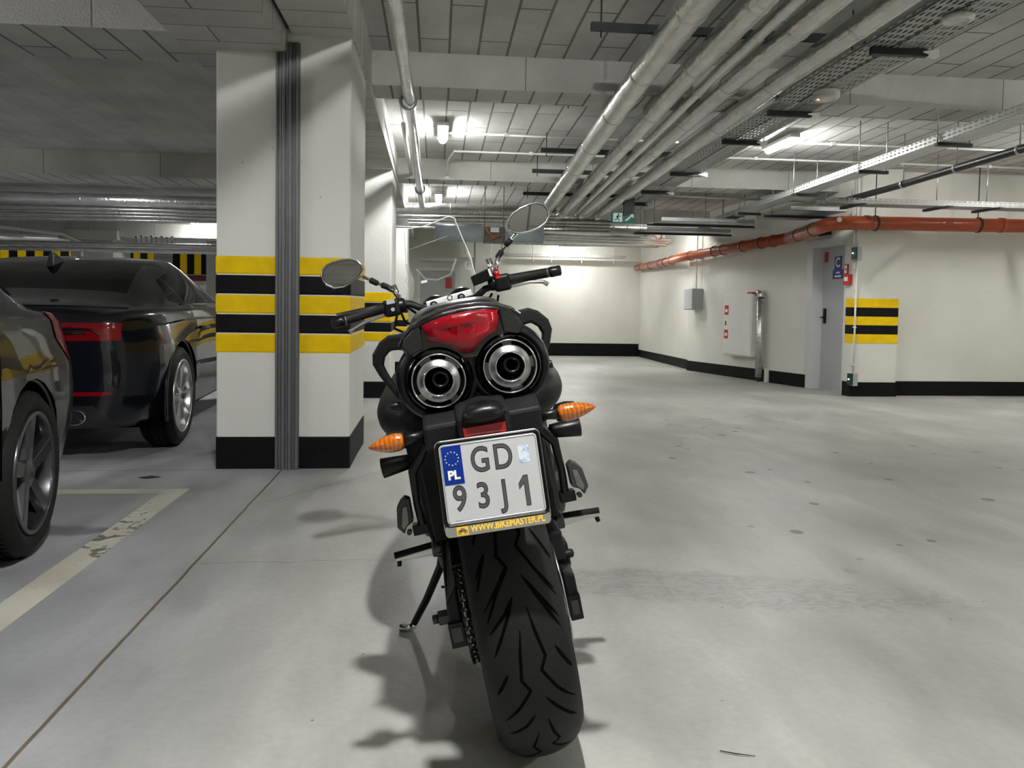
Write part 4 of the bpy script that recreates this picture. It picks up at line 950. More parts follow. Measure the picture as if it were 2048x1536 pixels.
# red tail lamp
def redlamp():
    m, nt, bb = nm('red_lamp_lens'); N, Lk = nt.nodes, nt.links
    bb.inputs['Roughness'].default_value = .12; bb.inputs['Coat Weight'].default_value = .45; bb.inputs['Coat Roughness'].default_value = .03; bb.inputs['Specular IOR Level'].default_value = .3
    tc = N.new('ShaderNodeTexCoord'); mp = N.new('ShaderNodeMapping'); mp.inputs['Scale'].default_value = (1, 1, 1); Lk.new(tc.outputs['Object'], mp.inputs['Vector'])
    wv = N.new('ShaderNodeTexWave'); wv.wave_type = 'BANDS'; wv.bands_direction = 'Z'; wv.inputs['Scale'].default_value = 110; wv.inputs['Distortion'].default_value = 2.5; wv.inputs['Detail'].default_value = 2
    Lk.new(mp.outputs[0], wv.inputs['Vector'])
    n = N.new('ShaderNodeTexNoise'); n.inputs['Scale'].default_value = 28; n.inputs['Detail'].default_value = 4; Lk.new(tc.outputs['Object'], n.inputs['Vector'])
    mm = N.new('ShaderNodeMath'); mm.operation = 'MULTIPLY'; Lk.new(wv.outputs[0], mm.inputs[0]); Lk.new(n.outputs[0], mm.inputs[1])
    cr = N.new('ShaderNodeValToRGB'); cr.color_ramp.elements[0].position = .1; cr.color_ramp.elements[0].color = (.11, .001, .004, 1)
    cr.color_ramp.elements[1].position = .62; cr.color_ramp.elements[1].color = (.34, .003, .010, 1); Lk.new(mm.outputs[0], cr.inputs[0]); Lk.new(cr.outputs[0], bb.inputs['Base Color'])
    bp = N.new('ShaderNodeBump'); bp.inputs['Strength'].default_value = .10; bp.inputs['Distance'].default_value = .003; Lk.new(wv.outputs[0], bp.inputs['Height']); Lk.new(bp.outputs[0], bb.inputs['Normal'])
    return m
MRL = redlamp()
lo = [(-.0755, .968), (-.05, .9745), (-.02, .9785), (.02, .979), (.05, .9765), (.0765, .970), (.074, .947), (.068, .929), (.050, .925), (.034, .917), (.022, .905), (.012, .899), (-.004, .899), (-.016, .908), (-.03, .921), (-.048, .929), (-.064, .932), (-.071, .950)]
b = MB(); cx_, cz_ = 0, .945
def lampp(k, y): return [(cx_+(x-cx_)*k, y - .012*(1-(x/.08)**2)*(1 if k < 1 else 1), cz_+(z-cz_)*k) for x, z in lo]
b.rings([lampp(1.0, -.180), lampp(1.0, -.196), lampp(.975, -.2015), lampp(.7, -.2075), lampp(.35, -.210)], True, True, True); b.build('tail_lamp', MRL, B)
# grab handles
for s in (-1, 1):
    b = MB(); pts = [(s*.105, -.10, .938), (s*.128, -.10, .945), (s*.150, -.09, .943), (s*.172, -.075, .930), (s*.184, -.06, .908), (s*.178, -.045, .880), (s*.163, -.02, .850), (s*.150, .02, .825)]
    out_ = [(.098, .962), (.128, .957), (.152, .958), (.172, .948), (.192, .925), (.196, .903), (.186, .876), (.170, .846), (.158, .820), (.146, .822), (.158, .850), (.170, .880), (.174, .897), (.168, .913), (.152, .926), (.134, .924), (.104, .914)]
    b.prism([(s*x, z) for x, z in out_], lambda x, z: (x, -.125+abs(x)*.35, z), lambda x, z: (x, -.085+abs(x)*.35, z)); b.build('grab_handle', M_BMAT, B, bevel=.006, seg=3)
# exhausts
def can(cx, cz):
    sx = 1 if cx > 0 else -1
    b = MB(); b.lathe([(.060, -.198), (.066, -.19), (.069, -.17), (.070, .10), (.060, .30), (.035, .42), (.022, .46), (.0, .46)], (cx, 0, cz), 'Y', 48)
    c_ = b.build('exhaust_can', P('dark_chrome', (.14, .14, .14), .16, 1.0), B)
    b = MB(); b.lathe([(.0500, -.203), (.0515, -.2075), (.0532, -.2065), (.0540, -.202), (.0525, -.196), (.0495, -.198)], (cx, 0, cz), 'Y', 64, loop=True); b.build('chrome_ring', M_CHR, c_)
    b = MB(); b.lathe([(.0500, -.196), (.0425, -.197)], (cx, 0, cz), 'Y', 64); b.build('slotted_ring', P('slot_ring_steel', (.16, .16, .16), .3, 1.0), c_)
    b = MB(); b.lathe([(.0425, -.197), (.0420, -.2015)], (cx, 0, cz), 'Y', 64); b.lathe([(.0420, -.2015), (.031, -.2105)], (cx, 0, cz), 'Y', 64); b.lathe([(.0285, -.2105), (.027, -.203), (.0265, -.16)], (cx, 0, cz), 'Y', 64); b.build('end_cone', P('cone_steel', (.60, .60, .60), .26, 1.0, noise=.12, nscale=12), c_)
    b = MB(); b.lathe([(.027, -.211), (.0285, -.2145), (.0305, -.2135), (.031, -.2105)], (cx, 0, cz), 'Y', 48); b.build('inner_ring', M_CHR, c_)
    b = MB(); ox, oz = .004, .002; b.lathe([(.0105, -.14), (.0115, -.205), (.0165, -.206), (.017, -.20), (.018, -.15)], (cx+ox, 0, cz+oz), 'Y', 40); b.build('outlet_pipe', M_BPL, c_)
    b = MB(); b.lathe([(.0, -.150), (.049, -.150)], (cx, 0, cz), 'Y', 40); b.build('baffle', M_GRV, c_)
    b = MB()
    for (a0, a1) in ((15, 75), (98, 160), (-68, -12), (205, 262)) if sx > 0 else ((62, 100), (130, 205), (-50, 20), (225, 290)):
        k = max(3, int((a1-a0)/5)); inn, out = [], []
        for i in range(k+1):
            a = math.radians(a0+(a1-a0)*i/k); inn.append((cx+.0425*math.cos(a), -.2005, cz+.0425*math.sin(a))); out.append((cx+.0492*math.cos(a), -.2000, cz+.0492*math.sin(a)))
        vi = [b.bm.verts.new(p) for p in inn]; vo = [b.bm.verts.new(p) for p in out]
        for i in range(k): b._f([b.bm.faces.new([vi[i], vi[i+1], vo[i+1], vo[i]])])
    b.build('slot', M_GRV, c_, normals=False)
can(-.063, .857); can(.079, .857)
# black shroud around both cans
b = MB()
for cx in (-.063, .079):
    b.lathe([(.0645, -.150), (.0660, -.186), (.072, -.190), (.082, -.176), (.086, -.15), (.087, .05), (.080, .28), (.062, .28)], (cx, 0, .857), 'Y', 56)
b.build('exhaust_shroud', M_BPL, B, normals=True)
b = MB(); o_ = [(-.030, .918), (-.016, .908), (-.006, .893), (.008, .886), (.022, .890), (.036, .903), (.048, .915), (.05, .935), (.0, .94), (-.03, .935)]
b.prism(o_, lambda x, z: (x, -.186, z), lambda x, z: (x, -.05, z))
o_ = [(-.016, .905), (.034, .905), (.018, .86), (.020, .82), (.034, .795), (.05, .78), (-.034, .78), (-.018, .80), (-.004, .82), (-.002, .86)]
b.prism(o_, lambda x, z: (x, -.178, z), lambda x, z: (x, -.05, z)); b.build('shroud_centre', M_BPL, B, bevel=.004)
for s in (-1, 1):
    b = MB(); b.cyl((s*.148, -.155, .838 if s > 0 else .818), (s*.168, -.155, .840 if s > 0 else .820), .0085, n=16); b.build('mount_bolt', M_BPL, B, bevel=.001)
# rear mudguard / licence arm
b = MB(); b.hexa([(-.112, -.262, .734), (.114, -.262, .728), (.114, -.18, .728), (-.112, -.18, .734), (-.108, -.262, .782), (.118, -.262, .776), (.118, -.18, .80), (-.108, -.18, .80)])
b.build('indicator_bar', M_BMAT, B, bevel=.006)
b = MB(); b.hexa([(-.05, -.30, .60), (.055, -.30, .60), (.055, -.22, .60), (-.05, -.22, .60), (-.045, -.29, .795), (.055, -.29, .795), (.055, .05, .84), (-.045, .05, .84)])
b.build('rear_mudguard', M_BMAT, B, bevel=.01)
b = MB(); rings = []
for (y, k) in ((-.318, .55), (-.312, .9), (-.295, 1.0), (-.22, 1.0)):
    rings.append([(.007+.045*k*x, y, .776+(.036*k)*z) for x, z in ((-1, 0), (-.97, .5), (-.7, .85), (0, 1), (.7, .85), (.97, .5), (1, 0))])
b.rings(rings); b.build('plate_lamp', M_BPL, B, sub=1)
b = MB(); b.hexa([(-.037, -.306, .744), (.042, -.306, .744), (.042, -.29, .744), (-.037, -.29, .744), (-.036, -.306, .772), (.043, -.306, .770), (.043, -.29, .770), (-.036, -.29, .772)])
b.build('red_reflector', P('red_reflector_lens', (.33, .006, .008), .2, noise=.35, nscale=180, coat=.6), B, bevel=.001)
# indicators
def amber():
    m, nt, bb = nm('amber_lens'); N, Lk = nt.nodes, nt.links
    bb.inputs['Roughness'].default_value = .08; bb.inputs['Coat Weight'].default_value = 1
    tc = N.new('ShaderNodeTexCoord'); wv = N.new('ShaderNodeTexWave'); wv.bands_direction = 'X'; wv.inputs['Scale'].default_value = 38; wv.inputs['Distortion'].default_value = 6; wv.inputs['Detail'].default_value = 3
    Lk.new(tc.outputs['Object'], wv.inputs['Vector'])
    cr = N.new('ShaderNodeValToRGB'); cr.color_ramp.elements[0].color = (.34, .075, .002, 1); cr.color_ramp.elements[1].color = (.55, .15, .007, 1); Lk.new(wv.outputs[0], cr.inputs[0]); Lk.new(cr.outputs[0], bb.inputs['Base Color'])
    bp = N.new('ShaderNodeBump'); bp.inputs['Strength'].default_value = .15; bp.inputs['Distance'].default_value = .003; Lk.new(wv.outputs[0], bp.inputs['Height']); Lk.new(bp.outputs[0], bb.inputs['Normal'])
    bb.inputs['Transmission Weight'].default_value = .15
    return m
MAMB = amber()
for s in (-1, 1):
    zc = .7645 if s < 0 else .7535; xo = .215 if s < 0 else .222
    b = MB(); rings = []
    for (t, ry, rz) in ((0, .010, .010), (.03, .014, .0145), (.15, .017, .0175), (.35, .018, .0182), (.6, .0155, .0145), (.8, .011, .0095), (.93, .006, .005), (1.0, .0015, .0015)):
        x = .147+(xo-.147)*t; rings.append([(s*x, -.255+ry*math.cos(2*PI*j/20), zc-.004*t*s*0+rz*math.sin(2*PI*j/20)) for j in range(20)])
    b.rings(rings); ind = b.build('indicator_lens', MAMB, B, sub=1)
    b = MB(); rings = []
    for (t, ry, rz) in ((0, .012, .012), (.05, .017, .017), (.3, .0195, .0195), (.55, .017, .016)):
        x = .143+(xo-.147)*t; rings.append([(s*x, -.238+ry*math.cos(2*PI*j/20), zc+rz*math.sin(2*PI*j/20)) for j in range(20)])
    b.rings(rings); b.build('indicator_shell', M_BPL, ind)
    b = MB(); b.tube([(s*.105, -.235, zc-.002), (s*.128, -.24, zc), (s*.150, -.25, zc)], [.013, .009, .0115], 14); b.build('indicator_stalk', M_BPL, B)
# ---- number plate and its holder
PC = Vector((-.001, -.335, .6765))                     # plate centre
px_ = Vector((.9975, 0, -.07)).normalized(); py_ = Vector((.055, .17, 1)); py_ = (py_-px_*py_.dot(px_)).normalized()
PM = frame(PC, px_, py_)                               # local z faces back (towards the viewer)
if (PM.to_3x3() @ Vector((0, 0, 1))).y > 0: print('plate faces away')
def onplate(b, x0, y0, x1, y1, z0, z1, rad=.010, n=5):
    out = []
    for (cx, cy, a0) in ((x1-rad, y1-rad, 0), (x0+rad, y1-rad, 90), (x0+rad, y0+rad, 180), (x1-rad, y0+rad, 270)):
        for i in range(n+1):
            a = math.radians(a0+90*i/n); out.append((cx+rad*math.cos(a), cy+rad*math.sin(a)))
    b.prism(out, lambda x, y: tuple(PM @ Vector((x, y, z0))), lambda x, y: tuple(PM @ Vector((x, y, z1))))
b = MB(); onplate(b, -.0955, -.090, .0945, .078, -.014, -.003, .010); hold = b.build('plate_holder', M_BPL, B)
b = MB(); onplate(b, -.0955, -.091, .0945, -.0695, -.010, .0005, .008); b.build('chrome_strip', P('polished_strip', (.72, .72, .70), .18, 1.0), hold)
b = MB()
fr_ = []
for (cx, cy, a0) in ((.084, .067, 0), (-.085, .067, 90), (-.085, -.063, 180), (.084, -.063, 270)):
    for i in range(5):
        a = math.radians(a0+22.5*i); fr_.append(tuple(PM @ Vector((cx+.009*math.cos(a), cy+.009*math.sin(a), .0))))
b.tube(fr_, .0022, 8, loop=True); b.build('plate_frame', M_BPL, hold)
b = MB()
fr_ = []
for (cx, cy, a0) in ((.085, .069, 0), (-.086, .069, 90), (-.086, -.075, 180), (.085, -.075, 270)):
    for i in range(5):
        a = math.radians(a0+22.5*i); fr_.append(tuple(PM @ Vector((cx+.0095*math.cos(a), cy+.0095*math.sin(a), -.004))))
b.tube(fr_, .0016, 8, loop=True); b.build('frame_edge', M_ALU, hold)
b = MB(); onplate(b, -.0895, -.069, .0885, .0725, -.003, .0012, .008)
plate = b.build('number_plate', P('plate_white', (.52, .53, .53), .22, .15, noise=.04, coat=.4), B)
b = MB()
fr_ = []
for (cx, cy, a0) in ((.080, .064, 0), (-.081, .064, 90), (-.081, -.0605, 180), (.080, -.0605, 270)):
    for i in range(5):
        a = math.radians(a0+22.5*i); fr_.append(tuple(PM @ Vector((cx+.006*math.cos(a), cy+.006*math.sin(a), .0013))))
b.tube(fr_, .0011, 6, loop=True); b.build('embossed_rim', P('plate_rim', (.45, .45, .45), .25, .4), plate)
MINK = P('plate_ink', (.07, .07, .07), .3, noise=.1, coat=.3); MINKO = P('plate_ink_edge', (.004, .004, .004), .4)
def pl(body, x, y, size, mat=MINK, sx=.82, z=.0016, offset=.0, name='plate_lettering', extr=.0007):
    return txt(name, body, size, mat, plate, PM @ Matrix.Translation((x, y, z)), sx=sx, offset=offset, extr=extr)
for ch, x, y, kx in (('G', -.018, .036, .78), ('D', .0235, .036, .78), ('9', -.062, -.0275, .82), ('3', -.020, -.0275, .82), ('J', .018, -.0275, .80), ):
    pl(ch, x/1, y, .063, MINKO, sx=kx, z=.0009, offset=.0014, name='letter_outline', extr=.0004)
    pl(ch, x/1, y, .063, MINK, sx=kx, z=.0014, offset=-.0002)

b = MB(); onplate(b, -.0855, .0005, -.050, .0700, .0010, .0018, .001, 1); eu = b.build('eu_band', M_BLUE, plate)
eu.data.materials[0] = P('eu_blue', (.002, .022, .20), .35, spec=.25)
b = MB()
for k in range(12):
    a = 2*PI*k/12; cx, cy = -.068+.0118*math.cos(a), .0465+.0118*math.sin(a); v = []
    for j in range(10):
        r = .0017 if j % 2 == 0 else .0008; v.append(tuple(PM @ Vector((cx+r*math.sin(2*PI*j/10), cy+r*math.cos(2*PI*j/10), .0021))))
    b.face(v)
b.build('star_ring', P('star_cream', (.80, .70, .35), .4), plate)
txt('country_letters', 'PL', .0215, M_WHITE, plate, PM @ Matrix.Translation((-.068, .0165, .0021)), offset=.0009, extr=.0002)
b = MB(); onplate(b, .052, .022, .0715, .053, .0010, .0016, .002, 2)
def holo():
    m, nt, bb = nm('hologram_sticker'); N, Lk = nt.nodes, nt.links
    tc = N.new('ShaderNodeTexCoord'); n = N.new('ShaderNodeTexNoise'); n.inputs['Scale'].default_value = 120; n.inputs['Detail'].default_value = 3; Lk.new(tc.outputs['Object'], n.inputs['Vector'])
    cr = N.new('ShaderNodeValToRGB'); cr.color_ramp.elements[0].position = .38; cr.color_ramp.elements[0].color = (.30, .42, .85, 1); cr.color_ramp.elements[1].position = .56; cr.color_ramp.elements[1].color = (.72, .80, .84, 1)
    Lk.new(n.outputs[0], cr.inputs[0]); Lk.new(cr.outputs[0], bb.inputs['Base Color']); bb.inputs['Roughness'].default_value = .25; bb.inputs['Metallic'].default_value = .2
    return m
b.build('hologram_sticker', holo(), plate)
b = MB(); onplate(b, -.0755, -.0895, -.0545, -.0715, .0005, .0012, .0005, 1); st = b.build('yellow_emblem', P('emblem_yellow', (.80, .46, .03), .4), hold)
b = MB()
for cx in (-.0705, -.0595): 
    b.tube([tuple(PM @ Vector((cx+.0028*math.cos(2*PI*j/12), -.0835+.0028*math.sin(2*PI*j/12), .0014))) for j in range(12)], .0005, 6, loop=True)
b.tube([tuple(PM @ Vector(p)) for p in ((-.0705, -.0835, .0014), (-.068, -.079, .0014), (-.0645, -.0775, .0014), (-.0615, -.079, .0014), (-.0595, -.0835, .0014))], .0010, 6)
b.tube([tuple(PM @ Vector(p)) for p in ((-.0695, -.080, .0014), (-.065, -.0805, .0014), (-.061, -.0785, .0014))], .0016, 6)
b.build('motorcycle_drawing', P('emblem_grey', (.12, .12, .11), .4), hold)
txt('web_address', 'WWW.BIKEMASTER.PL', .0165, P('yellow_print', (.85, .55, .06), .4), hold, PM @ Matrix.Translation((.0165, -.0805, .0007)), sx=.80, offset=.0006, extr=.0002)
txt('small_print', 'POLSKA', .003, MINK, plate, PM @ Matrix.Translation((-.068, -.064, .0016)), sx=1.2, extr=.0001)

# ---- swingarm, chain, brake
for s in (-1, 1):
    b = MB(); x0, x1 = (.116, .142) if s > 0 else (.118, .150)
    if s > 0: b.hexa([(x0, -.05, .268), (x1, -.05, .268), (x1, .55, .33), (x0, .55, .33), (x0, -.05, .375), (x1, -.05, .36), (x1, .55, .47), (x0, .55, .47)])
    else: b.hexa([(-x1, -.06, .268), (-x0, -.06, .268), (-x0, .55, .33), (-x1, .55, .33), (-x1+.004, -.06, .36), (-x0, -.06, .40), (-x0, .55, .47), (-x1, .55, .47)])
    sw = b.build('swingarm', M_BMAT, B, bevel=.005)
    b = MB(); xa, xb = (x0, x1) if s > 0 else (-x1, -x0)
    b.box((xa-.001, -.066, .266), (xb+.001, -.045, .322)); ad_ = b.build('chain_adjuster', M_BPL, sw, bevel=.002)
    b = MB(); b.box((xa+.005, -.068, .280), (xb-.006, -.065, .312)); b.build('grey_reflector', P('grey_sticker', (.05, .05, .048), .35), sw)
b = MB(); b.cyl((-.172, 0, .313), (-.148, 0, .313), .017, n=6, sm=False); b.cyl((-.185, 0, .313), (-.17, 0, .313), .010, n=14); b.build('axle_nut', M_ALUD, B)
b = MB(); b.lathe([(.03, -.003), (.098, -.003), (.100, 0), (.098, .003), (.03, .003)], (-.104, 0, TR), 'X', 48); b.build('rear_sprocket', M_ALUD, B)
# chain: real links along the loop
path = []
r1, r2, yf, zf_ = .106, .038, .60, .40
for k in range(48):
    a = math.radians(82+196*k/47); path.append((r1*math.cos(a), TR+r1*math.sin(a)))
for k in range(1, 26): t = k/26; path.append((path[47][0]+(yf-path[47][0])*t, path[47][1]+((zf_-r2)-path[47][1])*t))
for k in range(10): a = math.radians(-90+180*k/9); path.append((yf+r2*math.cos(a), zf_+r2*math.sin(a)))
e0, e1 = path[-1], path[0]
for k in range(1, 26): t = k/26; path.append((e0[0]+(e1[0]-e0[0])*t, e0[1]+(e1[1]-e0[1])*t))
acc = [0]
for p, q in zip(path, path[1:]+path[:1]): acc.append(acc[-1]+math.dist(p, q))
def pat(d):
    d %= acc[-1]
    for i in range(len(path)):
        if acc[i+1] >= d:
            t = (d-acc[i])/max(1e-9, acc[i+1]-acc[i]); p, q = path[i], path[(i+1) % len(path)]
            return (p[0]+(q[0]-p[0])*t, p[1]+(q[1]-p[1])*t)
NL = 2*int(acc[-1]/.019/2); pitch = acc[-1]/NL
b = MB(); b2 = MB()
for i in range(NL):
    p, q = pat(i*pitch), pat((i+1)*pitch); d = Vector((0, q[0]-p[0], q[1]-p[1])).normalized(); nrm = Vector((1, 0, 0)).cross(d)
    w_ = .0098 if i % 2 else .0072
    for s in (-1, 1):
        for x_ in (s*w_,):
            c0 = Vector((-.103+x_, p[0], p[1])); c1 = Vector((-.103+x_, q[0], q[1])); t_ = Vector((.0011, 0, 0))
            A0, A1 = c0-d*.005, c1+d*.005
            b.hexa([A0-nrm*.0055-t_, A0-nrm*.0055+t_, A1-nrm*.0055+t_, A1-nrm*.0055-t_, A0+nrm*.0055-t_, A0+nrm*.0055+t_, A1+nrm*.0055+t_, A1+nrm*.0055-t_])
    b2.cyl((-.103-.0095, p[0], p[1]), (-.103+.0095, p[0], p[1]), .0042, n=8)
    b2.cyl((-.103-.0122, p[0], p[1]), (-.103+.0122, p[0], p[1]), .0022, n=6)
ch_ = b.build('chain', P('chain_steel', (.045, .043, .04), .35, .9, noise=.3, nscale=90), B)
b2.build('rollers', P('roller_steel', (.16, .155, .145), .25, 1.0), ch_)
b = MB(); b.box((-.122, -.02, .425), (-.088, .45, .432)); b.box((-.124, .02, .36), (-.120, .4, .432)); b.build('chain_guard', M_BPL, B, bevel=.002)
b = MB(); b.lathe([(.06, -.0025), (.12, -.0025), (.12, .0025), (.06, .0025)], (.106, 0, TR), 'X', 48); b.build('rear_brake_disc', M_BRUSH, B)
b = MB(); b.box((.095, -.02, .385), (.135, .07, .455)); b.box((.11, .0, .36), (.145, .05, .42)); b.cyl((.13, .0, .392), (.155, .0, .392), .010, n=12); b.build('rear_brake_caliper', M_BMAT, B, bevel=.006)
# ---- pegs, pads, brackets, sliders
for s in (-1, 1):
    b = MB(); b.tube([(s*.125, .04, .70), (s*.142, .05, .672), (s*.168, .07, .635), (s*.174, .085, .56), (s*.172, .095, .50)], [.013, .013, .012, .010, .012], 10, flat=.75)
    b.box((min(s*.158, s*.196), .085, .482), (max(s*.158, s*.196), .115, .507)); br = b.build('passenger_peg_bracket', M_BPL, B, bevel=.003)
    b = MB(); o_ = [(.188, .570), (.200, .578), (.212, .570), (.222, .556), (.229, .512), (.216, .494), (.207, .510), (.190, .518)]
    b.prism([(s*x, z) for x, z in o_], lambda x, z: (x, .078, z), lambda x, z: (x, .112, z)); pg = b.build('passenger_peg', P('peg_grey', (.05, .05, .048), .45, .3, noise=.3), B, bevel=.003)
    b = MB(); o_ = [(.197, .558), (.208, .556), (.219, .515), (.214, .505), (.200, .520)]
    b.prism([(s*x, z) for x, z in o_], lambda x, z: (x, .0755, z), lambda x, z: (x, .079, z)); b.build('peg_face', P('peg_alu', (.20, .20, .19), .35, .8, noise=.3, nscale=60), pg, bevel=.001)
    b = MB(); b.cyl((s*.205, .10, .493), (s*.205, .085, .493), .006, n=12); b.build('peg_bolt', M_ALUD, br)
    b = MB(); b.tube([(s*.17, .25, .400), (s*.225, .25, .397), (s*.268, .25, .393)], [.0105, .0105, .0115], 12, flat=1.0); pg = b.build('rider_peg', M_RUB, B)
    b = MB(); b.hexa([(s*.168, .236, .380), (s*.168, .264, .380), (s*.268, .262, .384), (s*.268, .238, .384), (s*.168, .236, .400), (s*.168, .264, .400), (s*.268, .262, .392), (s*.268, .238, .392)]); b.build('peg_casting', M_ALU, pg, bevel=.002)
    b = MB(); b.box((min(s*.135, s*.172), .22, .378), (max(s*.135, s*.172), .30, .412)); b.cyl((s*.155, .21, .40), (s*.155, .23, .40), .012, n=14); b.build('peg_mount', M_ALUD, B, bevel=.005)
    b = MB(); b.cyl((s*.258, .25, .388), (s*.262, .25, .368), .006, n=10); b.build('peg_tip', M_BPL, pg)
    b = MB(); b.cyl((s*.165, .10, .655), (s*.238, .10, .652), .0165, .024, n=20); b.cyl((s*.14, .10, .656), (s*.166, .10, .655), .010, n=12); b.build('crash_slider', M_BPL, B, bevel=.002)
    b = MB(); b.tube([(s*.14, .3, .66), (s*.165, .33, .56), (s*.16, .30, .42), (s*.145, .28, .36)], .012, 8, flat=1.6); b.box((min(s*.10, s*.158), .2, .42), (max(s*.10, s*.158), .3, .66)); b.build('heel_plate', M_BMAT, B, bevel=.005)
# side stand
b = MB(); b.tube([(-.150, .50, .34), (-.178, .545, .245), (-.240, .56, .150), (-.292, .572, .082)], [.013, .013, .0115, .010], 12)
b.tube([(-.19, .55, .18), (-.165, .55, .175)], .004, 6); sd = b.build('side_stand', M_BPL, B)
b = MB(); b.tube([(-.290, .572, .078), (-.310, .574, .0725), (-.335, .578, .0775)], [.010, .013, .011], 12, flat=1.3, upv=(0, .3, 1)); o = b.build('stand_foot', M_CHR, sd)

# ---- handlebar, controls
b = MB()
for s in (-1, 1):
    b.tube([(0, .80, .990), (s*.060, .80, .990), (s*.088, .79, .998), (s*.122, .765, 1.020), (s*.17, .74, 1.026), (s*.345, .70, 1.022 if s < 0 else 1.030)], .0112, 14)
hb = b.build('handlebar', M_ALUD, B)
for s in (-1, 1):
    z0, z1 = (1.022, 1.008) if s < 0 else (1.034, 1.032)
    b = MB(); pts = []; rr = []
    P0, P1 = Vector((s*.205, .735, z0)), Vector((s*.325, .705, z1))
    b.tube([P0, P0+(P1-P0)*.02, P0+(P1-P0)*.98, P1], [.018, .0165, .0155, .0165], 18); d = (P1-P0).normalized()
    gr = b.build('handlebar_grip', M_RUB, B)
    b = MB(); b.tube([P1+d*.001, P1+d*.004, P1+d*.012, P1+d*.018, P1+d*.036, P1+d*.040], [.013, .0165, .0175, .0165, .0165, .012], 18); b.build('bar_end_weight', M_BPL, gr)
    b = MB(); b.tube([P1-d*.004, P1+d*.001], .0158, 18); b.build('silver_ring', M_ALU, gr)
    # switch gear
    b = MB(); c = Vector((s*.178, .745, z0-.002)); v = b.box((c.x-.027, c.y-.026, c.z-.030), (c.x+.027, c.y+.022, c.z+.024))
    b.cyl(c+Vector((s*-.045, 0, 0)), c+Vector((s*.028, 0, 0)), .023, n=20)
    sg = b.build('switch_housing', M_BPL, B, bevel=.011, seg=3)
    if s > 0:
        b = MB(); b.cyl((.166, .735, 1.052), (.165, .732, 1.068), .0085, n=16); b.box((.160, .717, 1.044), (.174, .724, 1.053)); b.build('kill_switch', P('switch_red', (.45, .008, .01), .35), sg)
        b = MB(); v = b.hexa([(.088, .72, 1.034), (.150, .71, 1.046), (.150, .76, 1.046), (.088, .77, 1.034), (.082, .72, 1.066), (.143, .71, 1.082), (.143, .76, 1.082), (.082, .77, 1.066)]); rs = b.build('brake_fluid_reservoir', M_BPL, B, bevel=.003)
        b = MB(); b.hexa([(.141, .707, 1.056), (.149, .707, 1.054), (.149, .712, 1.054), (.141, .712, 1.056), (.138, .707, 1.078), (.145, .707, 1.080), (.145, .712, 1.080), (.138, .712, 1.078)]); b.build('sight_glass', P('sight_glass', (.65, .62, .55), .2), rs)
    else:
        b = MB(); b.box((-.190, .718, 1.030), (-.165, .722, 1.044)); b.cyl((-.175, .72, 1.012), (-.175, .712, 1.012), .006, n=12); b.build('switch_button', M_GREYPL, sg)
    b = MB(); zl = 1.000 if s < 0 else 1.015
    b.tube([(s*.19, .775, zl+.004), (s*.225, .80, zl-.002), (s*.27, .80, zl-.010 if s < 0 else zl), (s*.315, .80, zl-.026 if s < 0 else zl-.008), (s*.330, .80, zl-.034 if s < 0 else zl-.020)], [.009, .0065, .006, .006, .0085], 12, flat=.9); b.build('hand_lever', M_ALU, hb)
# top clamp
b = MB(); b.hexa([(-.070, .76, .998), (.083, .76, 1.008), (.075, .84, 1.004), (-.062, .84, .994), (-.072, .76, 1.016), (.084, .76, 1.029), (.076, .84, 1.026), (-.064, .84, 1.013)])
tc_ = b.build('top_clamp', P('clamp_white_metal', (.85, .85, .85), .35, .3), B, bevel=.003)
b = MB(); b.lathe([(.0065, -.001), (.008, -.002), (.009, -.001), (.008, 0)], (.006, .7585, 1.0145), 'Y', 24, loop=True); b.build('ring_emblem', M_ALUD, tc_)
for x, z in ((-.048, 1.003), (.042, 1.010)):
    b = MB(); b.tube([(x+.0095*math.cos(2*PI*j/20), .752, z+.0075*math.sin(2*PI*j/20)) for j in range(20)], .0028, 8, loop=True); b.build('clamp_ring', M_BPL, tc_)
b = MB(); b.box((-.068, .757, .985), (.080, .80, 1.000)); b.build('clamp_base', M_ALUD, B, bevel=.004)
b = MB(); b.lathe([(0, -.01), (.03, -.008), (.045, .01), (.05, .04), (.0, .05)], (.050, .93, .995), 'Y', 28); b.lathe([(0, -.01), (.03, -.008), (.045, .01), (.05, .04), (.0, .05)], (-.045, .93, .985), 'Y', 28); b.build('instrument_cluster', M_BPL, B)
b = MB(); rings = []
for y, r in ((1.05, .05), (1.08, .085), (1.16, .10), (1.22, .085), (1.25, .03)): rings.append([(r*1.15*math.cos(2*PI*j/24), y, .90+r*.8*math.sin(2*PI*j/24)) for j in range(24)])
b.rings(rings); b.build('headlamp', M_BGL, B)
# cables
for pts in ([(-.155, .77, 1.0), (-.15, .80, .965), (-.12, .82, .945), (-.08, .84, .945)], [(-.17, .78, .99), (-.19, .84, .95), (-.15, .90, .92), (-.08, .92, .90)], [(.16, .77, .99), (.155, .80, .968), (.12, .83, .985), (.09, .85, .97)], [(.14, .76, 1.0), (.12, .80, .975), (.08, .84, .955)], [(-.13, .76, 1.01), (-.11, .82, .985), (-.06, .86, .97)]):
    b = MB(); b.tube(pts, .0042, 8); b.build('control_cable', M_BPL, B)
